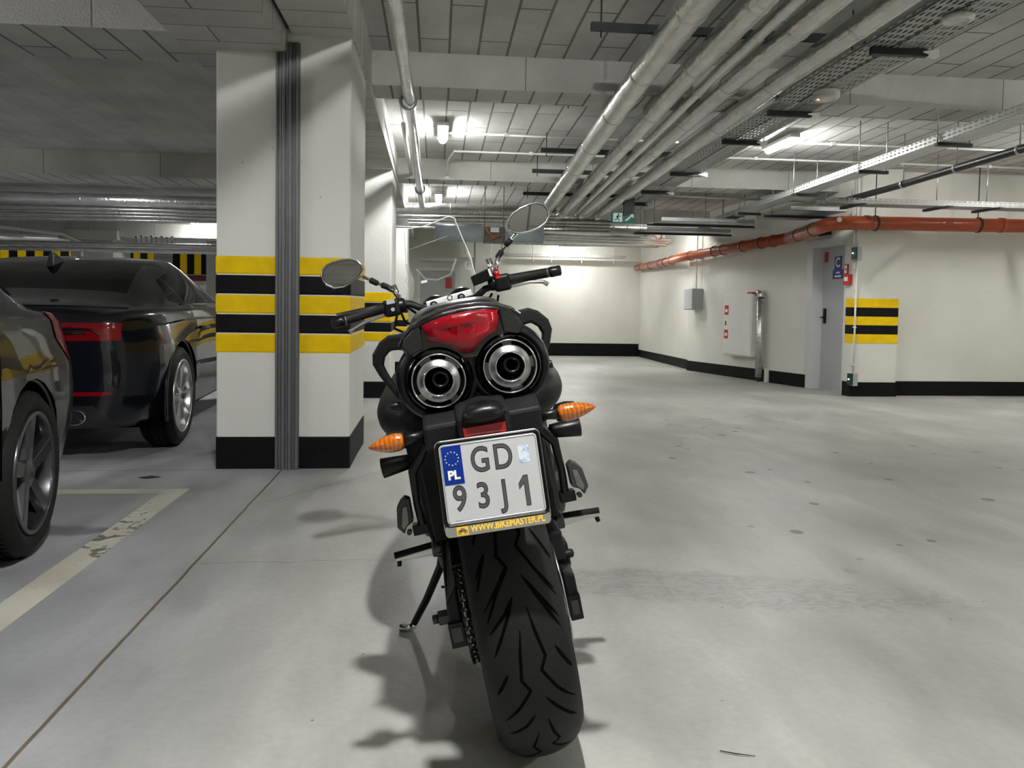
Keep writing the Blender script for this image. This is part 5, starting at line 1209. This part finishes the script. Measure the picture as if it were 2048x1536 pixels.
# mirrors
mouts = {-1: [(-.372, 1.155), (-.366, 1.173), (-.350, 1.186), (-.328, 1.1915), (-.300, 1.193), (-.272, 1.191), (-.252, 1.182), (-.242, 1.166), (-.241, 1.150), (-.254, 1.132), (-.280, 1.118), (-.310, 1.110), (-.340, 1.112), (-.360, 1.124), (-.369, 1.138)],
         1: [(.227, 1.205), (.234, 1.222), (.252, 1.237), (.278, 1.249), (.308, 1.2565), (.336, 1.2575), (.356, 1.248), (.367, 1.230), (.365, 1.208), (.352, 1.190), (.328, 1.177), (.298, 1.171), (.266, 1.170), (.242, 1.176), (.229, 1.190)]}
for s in (-1, 1):
    out = mouts[s]; cx = sum(p[0] for p in out)/len(out); cz = sum(p[1] for p in out)/len(out)
    tilt = .16
    def mp_(k, dy): return [(cx+(x-cx)*k, .735+dy+(z-cz)*k*tilt*1.0, cz+(z-cz)*k) for x, z in out]
    b = MB(); b.rings([mp_(.97, 0), mp_(1.0, .004), mp_(1.0, .012), mp_(.85, .026), mp_(.5, .034), mp_(.15, .036)], True, True, True); mr = b.build('mirror', M_CHR, B)
    b = MB(); b.face(mp_(.93, -.0022)); b.build('mirror_glass', P('mirror_silver', (.62, .62, .60), .02, 1.0), mr)
    b = MB(); b.tube(mp_(.975, -.0005), .0036, 8, loop=True); b.build('chrome_rim', M_CHR, mr)
    b = MB(); b.tube(mp_(.935, -.0022), .0016, 6, loop=True); b.build('rubber_edge', M_BPL, mr)
    st_ = [(-.250, .75, 1.133), (-.217, .755, 1.108), (-.184, .76, 1.087), (-.160, .76, 1.062)] if s < 0 else [(.256, .75, 1.174), (.222, .755, 1.150), (.188, .76, 1.118), (.163, .76, 1.080)]
    b = MB(); b.tube(st_[:3], .0050, 12); sm_ = b.build('mirror_stem', M_CHR, mr)
    for i in (1, 2):
        c, d = Vector(st_[i]), (Vector(st_[i])-Vector(st_[i-1])).normalized()
        b = MB(); b.tube([c-d*.016, c-d*.012, c+d*.010, c+d*.014], [.006, .0098, .0088, .006], 12); b.build('rubber_sleeve', M_RUB, mr)
    b = MB()
    if s < 0: b.tube([(-.180, .76, 1.084), (-.160, .755, 1.068), (-.150, .75, 1.046)], [.009, .0105, .0085], 14); b.tube([(-.161, .755, 1.086), (-.1485, .75, 1.03)], [.0095, .008], 14)
    else: b.tube([(.186, .76, 1.113), (.172, .755, 1.088), (.160, .75, 1.060)], [.009, .0085, .0075], 14); b.tube([(.150, .755, 1.112), (.157, .75, 1.045)], [.0105, .0085], 14)
    b.build('mirror_foot', M_CHR, mr)
# windscreen
M_MILK = P('milky_clear_plastic', (.75, .76, .74), .25, coat=.6)
MATS['milky_clear_plastic'].node_tree.nodes['Principled BSDF'].inputs['Alpha'].default_value = .30
MGL = glassy('windscreen_clear', (.93, .94, .935), .16, .03)
rows = [(1.035, -.140, .122), (1.06, -.134, .117), (1.085, -.127, .1135), (1.11, -.121, .111), (1.135, -.118, .110), (1.16, -.116, .105), (1.19, -.110, .098), (1.215, -.107, .092), (1.24, -.103, .087), (1.26, -.099, .083), (1.272, -.090, .080)]
def ws(x, z): return 1.0 - 2.6*x*x + (1.27-z)*.30
b = MB(); grid = []
NX = 18
for (z, xa, xb) in rows: grid.append([b.bm.verts.new((xa+(xb-xa)*i/NX, ws(xa+(xb-xa)*i/NX, z), z)) for i in range(NX+1)])
top = []
for i in range(NX+1):
    x = -.088+(.080+.088)*i/NX; t = i/NX
    z = 1.2745 if t < .35 else 1.2745+(1.290-1.2745)*min(1, (t-.35)/.5)
    if t > .9: z = 1.290-(t-.9)*.10
    top.append(b.bm.verts.new((x, ws(x, z), z)))
grid.append(top)
for r0, r1_ in zip(grid[:-1], grid[1:]):
    for i in range(NX): b._f([b.bm.faces.new([r0[i], r0[i+1], r1_[i+1], r1_[i]])], True)
edge = [g[0].co.copy() for g in grid] + [v.co.copy() for v in top[1:]] + [g[-1].co.copy() for g in reversed(grid[:-1])]
wso = b.build('windscreen', MGL, B, normals=False)
b = MB(); b.tube(edge, .0019, 8); b.build('screen_edge', P('screen_edge_glint', (.85, .87, .86), .1, .0, coat=1), wso)  # opaque white rim painted in for the bright glint on the clear edge
b = MB()
for cx, cz in ((-.117, 1.101), (.098, 1.113)):
    b.tube([(cx+.012*math.cos(2*PI*j/20), ws(cx, cz)-.004, cz+.014*math.sin(2*PI*j/20)) for j in range(20)], .0014, 6, loop=True)
b.build('mounting_hole', P('hole_rim', (.5, .5, .48), .2), wso)
b = MB(); pts = [(-.085, ws(-.085, 1.13)-.006, 1.135), (-.06, ws(-.06, 1.10)-.01, 1.095), (-.02, ws(0, 1.085)-.012, 1.085), (.03, ws(.03, 1.09)-.01, 1.095), (.06, ws(.06, 1.12)-.006, 1.145)]
b.tube(pts, .0022, 8, flat=2.5); b.build('screen_fold', M_MILK, wso)
b = MB(); pts = [(-.095, ws(-.095, 1.18)-.003, 1.205), (-.05, ws(-.05, 1.2)-.003, 1.213), (.04, ws(.04, 1.21)-.003, 1.227), (.085, ws(.085, 1.21)-.003, 1.229)]
b.tube(pts, .0012, 6); b.build('screen_fold', M_MILK, wso)
b = MB(); b.box((-.078, ws(-.07, 1.085)-.014, 1.083), (-.056, ws(-.07, 1.085)-.010, 1.092)); b.build('white_tag', M_WHITE, wso)
for s in (-1, 1):
    b = MB(); rows_ = []
    for (z, xa, xb) in rows[:6]:
        xo = xa if s < 0 else xb; wd = .020+.008*math.sin((z-1.03)*40)
        rows_.append([(xo-s*wd*t, ws(xo-s*wd*t, z)-.004-.012*math.sin(PI*t), z) for t in (0, .25, .5, .75, 1)])
    b.rings(rows_, closed=False, cap=False); b.build('screen_flange', M_MILK, wso, normals=False)

def one(off, z0, z1, mat, name):
    k = [(.0555, .0035), (.0620, .0035), (.0620, -.0490), (.0555, -.0490), (.0555, -.0085), (.0455, -.0185), (.0455, -.0095)]
    cx, cy = .056, -.02
    kk = [(cx+(x-cx)*(1+off*18)+0, cy+(y-cy)*(1+off*7)) for x, y in k] if off else k
    if off: kk = [(.0555-off*.6, .0035+off), (.0620+off, .0035+off), (.0620+off, -.0490-off), (.0555-off, -.0490-off), (.0555-off, -.0085-off*2.2), (.0455-off*.6, -.0185-off*1.6), (.0455-off*.6, -.0095+off*.2)]
    b = MB(); b.prism(kk, lambda x, y: tuple(PM @ Vector((x, y-.0045, z0))), lambda x, y: tuple(PM @ Vector((x, y-.0045, z1)))); return b.build(name, mat, plate)
one(.0011, .0009, .0014, MINKO, 'letter_outline'); one(0, .0014, .0022, MINK, 'plate_lettering')
# ================================================================== PARKED CARS (local: y forward from the tail, x to the right, z up)
def crom(p0, p1, p2, p3, t): return [.5*((2*b)+(-a+c)*t+(2*a-5*b+4*c-d)*t*t+(-a+3*b-3*c+d)*t**3) for a, b, c, d in zip(p0, p1, p2, p3)]
def car_section(zf, zb, zr, ws_, wm_, wb, wr):
    h = zb-zf
    side = [(0, zf), (ws_*.55, zf), (ws_*.93, zf+.005), (ws_, zf+.05), (wm_-.012, zf+.28*h), (wm_, zf+.48*h), (wm_-.008, zf+.68*h), (wb+.018, zb-.11), (wb+.004, zb-.035), (wb-.018, zb-.004)]
    bx, bz = wb-.045, zb+.004
    tx, tz = wr+.035, zr-.06
    if tz < bz: tz = bz+.004
    side += [(bx, bz)]
    for t in (.33, .66): side.append((bx+(tx-bx)*t+.018*math.sin(PI*t)*min(1, (zr-zb)/.2), bz+(tz-bz)*t))
    side += [(tx, tz), (wr-.02, zr-.022 if zr-.022 > tz else tz+.002), (wr-.12, zr-.006), (wr*.5, zr+.004), (0, zr+.008)]
    return side
def body_bm(stations, nsub=5):
    par = []
    n = len(stations)
    for i in range(n-1):
        p = [stations[max(0, i-1)], stations[i], stations[i+1], stations[min(n-1, i+2)]]
        for k in range(nsub): par.append(crom(*p, k/nsub))
    par.append(list(stations[-1]))
    b = MB(); rings = []
    for q in par:
        half = car_section(*q[1:]); ring = [(x, q[0], z) for x, z in half] + [(-x, q[0], z) for x, z in reversed(half[1:-1])]
        rings.append(ring)
    b.rings(rings, True, True, True)
    bmesh.ops.remove_doubles(b.bm, verts=b.bm.verts, dist=1e-4)
    bmesh.ops.recalc_face_normals(b.bm, faces=b.bm.faces)
    for f in b.bm.faces: f.smooth = True
    return b
def inpoly(p, poly):
    c = False; n = len(poly)
    for i in range(n):
        (x1, y1), (x2, y2) = poly[i], poly[(i+1) % n]
        if (y1 > p[1]) != (y2 > p[1]) and p[0] < (x2-x1)*(p[1]-y1)/(y2-y1)+x1: c = not c
    return c
def cut(b, poly, ax, filt):
    """slice the shell along the polygon's edges (seen along the third axis) and return the faces inside"""
    i, j = ax; n = len(poly)
    for k in range(n):
        (a0, a1), (c0, c1) = poly[k], poly[(k+1) % n]
        no = [0, 0, 0]; no[i] = c1-a1; no[j] = -(c0-a0); co = [0, 0, 0]; co[i] = a0; co[j] = a1
        m = .06; lo = (min(p[0] for p in poly)-m, min(p[1] for p in poly)-m); hi = (max(p[0] for p in poly)+m, max(p[1] for p in poly)+m)
        fs = []
        for f in b.bm.faces:
            if not filt(f.calc_center_median()): continue
            if min(v.co[i] for v in f.verts) > hi[0] or max(v.co[i] for v in f.verts) < lo[0] or min(v.co[j] for v in f.verts) > hi[1] or max(v.co[j] for v in f.verts) < lo[1]: continue
            fs.append(f)
        es = {e for f in fs for e in f.edges}; vs = {v for f in fs for v in f.verts}
        bmesh.ops.bisect_plane(b.bm, geom=list(fs)+list(es)+list(vs), dist=1e-5, plane_co=co, plane_no=no)
    out = []
    for f in b.bm.faces:
        c = f.calc_center_median()
        if filt(c) and inpoly((c[i], c[j]), poly): out.append(f)
    return out
def extract(b, faces, off=0.0):
    o = MB(); vm = {}
    for f in faces:
        for v in f.verts:
            if v not in vm: vm[v] = o.bm.verts.new(v.co+v.normal*off)
    for f in faces:
        try: nf = o.bm.faces.new([vm[v] for v in f.verts]); nf.smooth = True
        except ValueError: pass
    bmesh.ops.delete(b.bm, geom=faces, context='FACES')
    return o
def circ(cy, cz, r, n=22): return [(cy+r*math.cos(2*PI*k/n), cz+r*math.sin(2*PI*k/n)) for k in range(n)]
def carwheel(parent, x, y, R, rr, side, mat, style, w_=.21):
    e = bpy.data.objects.new('wheel', None); COL.objects.link(e); e.parent = parent; e.location = (x, y, R); e.empty_display_size = .1
    s = side; prof = [(rr-.005, -.19*1), (rr+.02, -.205), (R-.035, -.21), (R-.012, -.19), (R, -.15), (R, -.06), (R-.010, -.022), (R-.035, -.003), (rr+.045, .004), (rr+.018, -.002), (rr+.002, -.012)]
    b = MB(); b.lathe([(r, s*h) for r, h in prof], (0, 0, 0), 'X', 64); b.build('tyre', M_RUB, e)
    b = MB()
    for k in range(72):
        a = 2*PI*k/72; c, sn = math.cos(a), math.sin(a)
        b.tube([(s*-.03, c*(R+.0005), sn*(R+.0005)), (s*-.085, math.cos(a+.03)*(R+.0005), math.sin(a+.03)*(R+.0005))], .0022, 4, cap=False)
        b.tube([(s*-.175, c*(R+.0005), sn*(R+.0005)), (s*-.12, math.cos(a+.03)*(R+.0005), math.sin(a+.03)*(R+.0005))], .0022, 4, cap=False)
    for h in (-.055, -.10, -.145): b.lathe([(R+.0006, s*(h-.003)), (R+.0006, s*(h+.003))], (0, 0, 0), 'X', 64)
    b.build('tread_groove', M_GRV, e)
    b = MB(); b.lathe([(rr+.004, s*-.012), (rr+.002, s*0), (rr-.012, s*.002), (rr-.018, s*-.010), (rr-.022, s*-.05), (rr-.035, s*-.16), (rr-.03, s*-.19)], (0, 0, 0), 'X', 64)
    nsp = 5
    for k in range(nsp):
        a = 2*PI*k/nsp+.35
        if style == 'wide':
            for j in (0,):
                P0 = [(-.028, .035), (-.020, .045)]
                c, sn = math.cos(a), math.sin(a); tc_, ts_ = -sn, c
                def q(r, t, h): return (s*h, c*r+tc_*t, sn*r+ts_*t)
                L = rr-.012
                b.hexa([q(.03, -.030, -.055), q(.03, .030, -.055), q(L, .020, -.03), q(L, -.052, -.03), q(.03, -.024, -.022), q(.03, .024, -.022), q(L, .012, -.004), q(L, -.044, -.004)])
        else:
            c, sn = math.cos(a), math.sin(a); tc_, ts_ = -sn, c
            def q(r, t, h): return (s*h, c*r+tc_*t, sn*r+ts_*t)
            L = rr-.010
            for t0, t1 in ((-.006, -.062), (.006, .062)):
                b.hexa([q(.04, t0-.014, -.06), q(.04, t0+.014, -.06), q(L, t1+.010, -.04), q(L, t1-.010, -.04), q(.04, t0-.010, -.018), q(.04, t0+.010, -.018), q(L, t1+.007, -.004), q(L, t1-.007, -.004)])
    b.lathe([(.0, s*-.012), (.022, s*-.012), (.030, s*-.016), (.058, s*-.022), (.062, s*-.06)], (0, 0, 0), 'X', 32)
    rimo = b.build('wheel_rim', mat, e, bevel=.003)
    b = MB(); b.lathe([(0, s*-.008), (.020, s*-.009), (.023, s*-.013)], (0, 0, 0), 'X', 24); b.build('hub_cap', M_ALUD, e)
    b = MB(); b.lathe([(.05, s*-.10), (.135, s*-.10), (.135, s*-.12), (.05, s*-.12)], (0, 0, 0), 'X', 40, loop=True); b.build('brake_disc', P('rusty_disc', (.12, .11, .10), .4, .8), e)
    b = MB(); b.lathe([(0, s*-.16), (rr-.03, s*-.16)], (0, 0, 0), 'X', 40); b.build('wheel_back', M_GRV, e)
    return e
def arch(parent, x, y, R, ra, s, mat):
    b = MB(); r0, r1_ = [], []
    pts = []
    for k in range(25):
        a = math.radians(-18+216*k/24); pts.append((s*x, y+ra*math.cos(a), R+ra*math.sin(a)))
    b.tube(pts, .013, 8, flat=1.0); b.build('arch_lip', mat, parent)
    b = MB(); rings = []
    for xx in (x-.005, x-.30):
        rings.append([(s*xx, y+ra*1.0*math.cos(math.radians(-25+230*k/24)), R+ra*1.0*math.sin(math.radians(-25+230*k/24))) for k in range(25)])
    b.rings(rings, closed=False, cap=False); 
    b.face([(s*(x-.30), y+ra*math.cos(math.radians(-25+230*k/24)), R+ra*math.sin(math.radians(-25+230*k/24))) for k in range(25)])
    b.build('wheel_well', M_GRV, parent)
M_CARB = P('midnight_blue_lacquer', (.0045, .006, .010), .3, noise=.05, coat=1.0, coatr=.02, spec=.1)
M_CARA = P('anthracite_lacquer', (.006, .006, .0062), .30, .0, noise=.05, coat=.8, coatr=.02, spec=.15)
M_TINT = glassy('tinted_glass', (.035, .04, .042), .22, .01)
M_SIDEG = glassy('side_glass', (.40, .47, .46), .25, .01)
M_SIL = P('silver_alloy', (.50, .50, .51), .25, .9, coat=.3); M_DAL = P('grey_alloy', (.055, .055, .058), .30, .7, coat=.5)
MREDL = P('car_lamp_red', (.20, .004, .007), .10, noise=.15, nscale=40, coat=.4, spec=.3)
def seats(c, y0, zc):
    for x in (-.36, .36):
        for yy in (y0, y0+.85):
            b = MB(); b.hexa([(x-.24, yy, .50), (x+.24, yy, .50), (x+.22, yy+.12, .50), (x-.22, yy+.12, .50), (x-.20, yy-.10, zc), (x+.20, yy-.10, zc), (x+.19, yy-.02, zc), (x-.19, yy-.02, zc)])
            b.hexa([(x-.12, yy-.10, zc+.02), (x+.12, yy-.10, zc+.02), (x+.12, yy-.02, zc+.02), (x-.12, yy-.02, zc+.02), (x-.10, yy-.12, zc+.17), (x+.10, yy-.12, zc+.17), (x+.10, yy-.06, zc+.17), (x-.10, yy-.06, zc+.17)])
            b.build('car_seat', M_BMAT, c, bevel=.03)
# ---- the dark saloon behind (tail towards us)
CB = E('car', (-2.545, 4.56, sh(5.3)), 'dark blue fastback car with silver wheels parked beside the banded column', 'car')
CB.rotation_euler = (0, 0, math.radians(4.2))
#        y     zf    zb    zr   ws   wm   wb   wr
stB = [(.00, .36, .70, .75, .34, .42, .38, .28), (.015, .29, .80, .85, .54, .60, .56, .44), (.06, .23, .875, .915, .66, .72, .68, .55), (.16, .21, .905, .945, .74, .80, .755, .62), (.32, .20, .915, .975, .81, .865, .82, .66), (.50, .195, .92, 1.03, .84, .90, .85, .66),
       (.80, .19, .925, 1.145, .85, .915, .865, .62), (1.20, .18, .935, 1.245, .84, .915, .87, .585), (1.65, .17, .935, 1.29, .83, .91, .87, .57), (1.95, .17, .93, 1.285, .83, .91, .865, .55), (2.3, .17, .925, 1.21, .83, .91, .86, .56),
       (2.7, .17, .91, 1.06, .83, .91, .86, .60), (3.05, .17, .895, .925, .84, .92, .86, .70), (3.45, .17, .88, .905, .84, .92, .86, .70), (3.9, .18, .85, .88, .85, .92, .86, .66), (4.35, .20, .76, .79, .83, .90, .82, .58), (4.6, .24, .66, .69, .70, .80, .72, .50), (4.68, .32, .56, .58, .5, .6, .5, .38)]
b = body_bm(stB)
RWB, WYB = .335, .73
for s in (-1, 1):
    for wy in (WYB, 3.75):
        fs = cut(b, circ(wy, RWB, .375), (1, 2), lambda c, s=s: c.x*s > .55); bmesh.ops.delete(b.bm, geom=fs, context='FACES')
g = {}
for s in (-1, 1):
    g[s, 'q'] = extract(b, cut(b, [(.80, .965), (1.02, .95), (1.10, .95), (1.05, 1.125), (.97, 1.115)], (1, 2), lambda c, s=s: c.x*s > .3))
    g[s, 'r'] = extract(b, cut(b, [(1.13, .955), (1.88, .95), (1.80, 1.215), (1.45, 1.20), (1.10, 1.135)], (1, 2), lambda c, s=s: c.x*s > .3))
    g[s, 'f'] = extract(b, cut(b, [(1.95, .95), (2.72, .94), (2.38, 1.10), (2.15, 1.17), (1.87, 1.20)], (1, 2), lambda c, s=s: c.x*s > .3))
rw = extract(b, cut(b, [(-.62, .50), (.62, .50), (.50, 1.36), (-.50, 1.36)], (0, 1), lambda c: c.z > .95 and c.y < 1.6))
fwn = extract(b, cut(b, [(-.60, 3.0), (.60, 3.0), (.48, 2.35), (-.48, 2.35)], (0, 1), lambda c: c.z > .85 and c.y > 2))
tl = {}
for s in (-1, 1):
    tl[s] = extract(b, cut(b, [(s*.22, .80), (s*.22, .838), (s*.715, .838), (s*.715, .735), (s*.45, .735), (s*.37, .775), (s*.28, .80)], (0, 2), lambda c, s=s: c.x*s > .05 and c.y < .30), .004)
    tl[s, 'low'] = extract(b, cut(b, [(s*.42, .418), (s*.64, .418), (s*.685, .430), (s*.64, .442), (s*.42, .442)], (0, 2), lambda c, s=s: c.x*s > .05 and c.y < .22), .004)
low = extract(b, cut(b, [(-.80, .15), (.80, .15), (.66, .27), (.58, .36), (-.58, .36), (-.66, .27)], (0, 2), lambda c: c.y < .22))
b.build('car_body', M_CARB, CB, normals=False)
for s in (-1, 1):
    for k in 'qrf': o = g[s, k].build('side_window', M_SIDEG, CB, normals=False)
    o = tl[s].build('tail_light', MREDL, CB, normals=False); tl[s, 'low'].build('rear_reflector', MREDL, CB, normals=False)
    b = MB(); b.tube([(s*.24, -.004, .806), (s*.46, .003, .804), (s*.57, .018, .80), (s*.62, .03, .765), (s*.645, .04, .738)], .0085, 8); b.tube([(s*.36, -.004, .782), (s*.46, .003, .780), (s*.545, .016, .778)], .011, 8); b.build('light_bar', P('dark_lamp_core', (.010, .001, .0015), .2), o)
    arch(CB, .885, WYB, RWB, .375, s, M_CARB); arch(CB, .885, 3.75, RWB, .375, s, M_CARB)
    for wy in (WYB, 3.75): carwheel(CB, s*.905, wy, RWB, .245, s, M_SIL, 'v')
    b = MB(); b.lathe([(.048, 0), (.053, .004), (.050, .02), (.046, .06), (.0, .06)], (0, 0, 0), 'Y', 32)
    ex = b.build('exhaust_tip', M_CHR, CB); ex.location = (s*.48, .0, .295); ex.scale = (1.25, 1, .85)
    b = MB(); b.tube([(s*.905, 1.20, .78), (s*.935, 1.26, .78), (s*.935, 1.38, .78), (s*.905, 1.44, .78)], .010, 8, flat=1.2); b.build('door_handle', M_BGL, CB)
    b = MB(); b.tube([(s*.868, .78, .945), (s*.872, 1.2, .948), (s*.868, 2.0, .945), (s*.858, 2.75, .930)], .006, 6); b.build('window_trim', M_BGL, CB)
    b = MB(); b.tube([(s*.90, .50, .835), (s*.918, .95, .855), (s*.915, 1.6, .85), (s*.905, 3.2, .83)], .006, 6); b.build('shoulder_crease', M_CARB, CB)
low.build('rear_diffuser', P('diffuser_grey', (.016, .0165, .018), .35), CB, normals=False)
rw.build('rear_window', M_TINT, CB, normals=False); fwn.build('windscreen', M_TINT, CB, normals=False)
b = MB(); b.tube([(-.75, .10, .925), (-.4, .05, .935), (.4, .05, .935), (.75, .10, .925)], .006, 6); b.build('boot_lip', M_CARB, CB)
b = MB(); b.hexa([(-.025, .93, 1.17), (.025, .93, 1.17), (.03, 1.16, 1.225), (-.03, 1.16, 1.225), (-.008, .95, 1.285), (.008, .95, 1.285), (.008, 1.0, 1.29), (-.008, 1.0, 1.29)]); o = b.build('roof_antenna', M_BGL, CB, bevel=.004)
b = MB(); b.hexa([(-.8, .3, .19), (.8, .3, .19), (.8, 4.3, .19), (-.8, 4.3, .19), (-.75, .5, .22), (.75, .5, .22), (.75, 4.2, .22), (-.75, 4.2, .22)]); b.box((-.62, 1.0, .22), (.62, 3.2, .42)); b.build('cabin_floor', M_GRV, CB)
b = MB(); b.box((-.72, .42, .80), (.72, 1.0, .86)); b.build('parcel_shelf', M_BMAT, CB)
seats(CB, 1.25, .95)
# ---- the nearer grey car at the left edge (its tail points away from us)
CA = E('car', (-2.50, 3.715, 0), 'dark grey car cut off by the left edge of the photo, nearer than the fastback', 'car')
CA.rotation_euler = (0, 0, PI+math.radians(10))
stA = [(.00, .34, .66, .70, .50, .58, .52, .42), (.04, .28, .74, .78, .66, .74, .66, .56), (.12, .24, .84, .88, .75, .81, .75, .62), (.26, .22, .90, .945, .80, .845, .79, .62), (.45, .21, .915, 1.02, .81, .855, .80, .60),
       (.70, .20, .925, 1.15, .82, .86, .805, .58), (1.05, .19, .93, 1.28, .82, .865, .81, .56), (1.5, .19, .93, 1.36, .82, .865, .81, .56), (2.2, .19, .92, 1.37, .82, .865, .81, .57), (2.8, .19, .90, 1.20, .82, .865, .80, .60), (3.3, .20, .89, .95, .82, .86, .79, .64), (3.8, .22, .80, .84, .78, .84, .74, .58), (4.1, .30, .62, .64, .55, .65, .55, .4)]
b = body_bm(stA)
RWA, WYA = .315, .83
for s in (-1, 1):
    for wy in (WYA, 3.35):
        fs = cut(b, circ(wy, RWA, .355), (1, 2), lambda c, s=s: c.x*s > .5); bmesh.ops.delete(b.bm, geom=fs, context='FACES')
for s in (-1, 1):
    g[s, 'a'] = extract(b, cut(b, [(.95, .955), (1.75, .95), (1.75, 1.27), (1.25, 1.24)], (1, 2), lambda c, s=s: c.x*s > .3))
    g[s, 'b'] = extract(b, cut(b, [(1.82, .95), (2.85, .94), (2.45, 1.22), (1.82, 1.27)], (1, 2), lambda c, s=s: c.x*s > .3))
    tl[s, 'A'] = extract(b, cut(b, [(.12, .71), (.28, .70), (.40, .80), (.42, .92), (.30, .935), (.05, .91)], (1, 2), lambda c, s=s: c.x*s > .50), .004)
rw = extract(b, cut(b, [(-.50, .34), (.50, .34), (.44, 1.05), (-.44, 1.05)], (0, 1), lambda c: c.z > .93 and c.y < 1.2))
b.build('car_body', M_CARA, CA, normals=False)
rw.build('rear_window', M_TINT, CA, normals=False)
for s in (-1, 1):
    g[s, 'a'].build('side_window', M_TINT, CA, normals=False); g[s, 'b'].build('side_window', M_TINT, CA, normals=False)
    tl[s, 'A'].build('tail_light', MREDL, CA, normals=False)
    arch(CA, .835, WYA, RWA, .355, s, M_CARA); arch(CA, .835, 3.35, RWA, .355, s, M_CARA)
    for wy in (WYA, 3.35): carwheel(CA, s*.865, wy, RWA, .228, s, M_DAL, 'wide')
    b = MB(); b.tube([(s*.862, 1.18, .36), (s*.868, 1.19, .60), (s*.855, 1.16, .78), (s*.815, 1.10, .92)], .003, 6); b.build('door_seam', M_GRV, CA)
    b = MB(); b.tube([(s*.62, .32, .985), (s*.61, .55, 1.075), (s*.60, .85, 1.20), (s*.585, 1.2, 1.30)], .006, 6); b.build('window_trim', M_CHR, CA)
b = MB(); b.hexa([(-.75, .25, .19), (.75, .25, .19), (.75, 3.8, .19), (-.75, 3.8, .19), (-.7, .4, .24), (.7, .4, .24), (.7, 3.7, .24), (-.7, 3.7, .24)]); b.build('cabin_floor', M_GRV, CA)

b = MB(); b.tube([(.63, 1.60, .004), (.66, 1.585, .005), (.70, 1.575, .004)], [.0012, .0016, .0008], 6); tag(b.build('twig', P('dry_twig', (.03, .025, .015), .8)), 'thin dark twig on the floor right of the rear tyre', 'twig')
b = MB(); b.face([(-1.62, 4.33, .002), (-1.56, 4.30, .006), (-1.49, 4.34, .003), (-1.55, 4.345, .010)]); tag(b.build('dry_leaf', P('dry_leaf_brown', (.05, .04, .02), .8)), 'small dry leaf on the floor before the dark fastback', 'leaf')
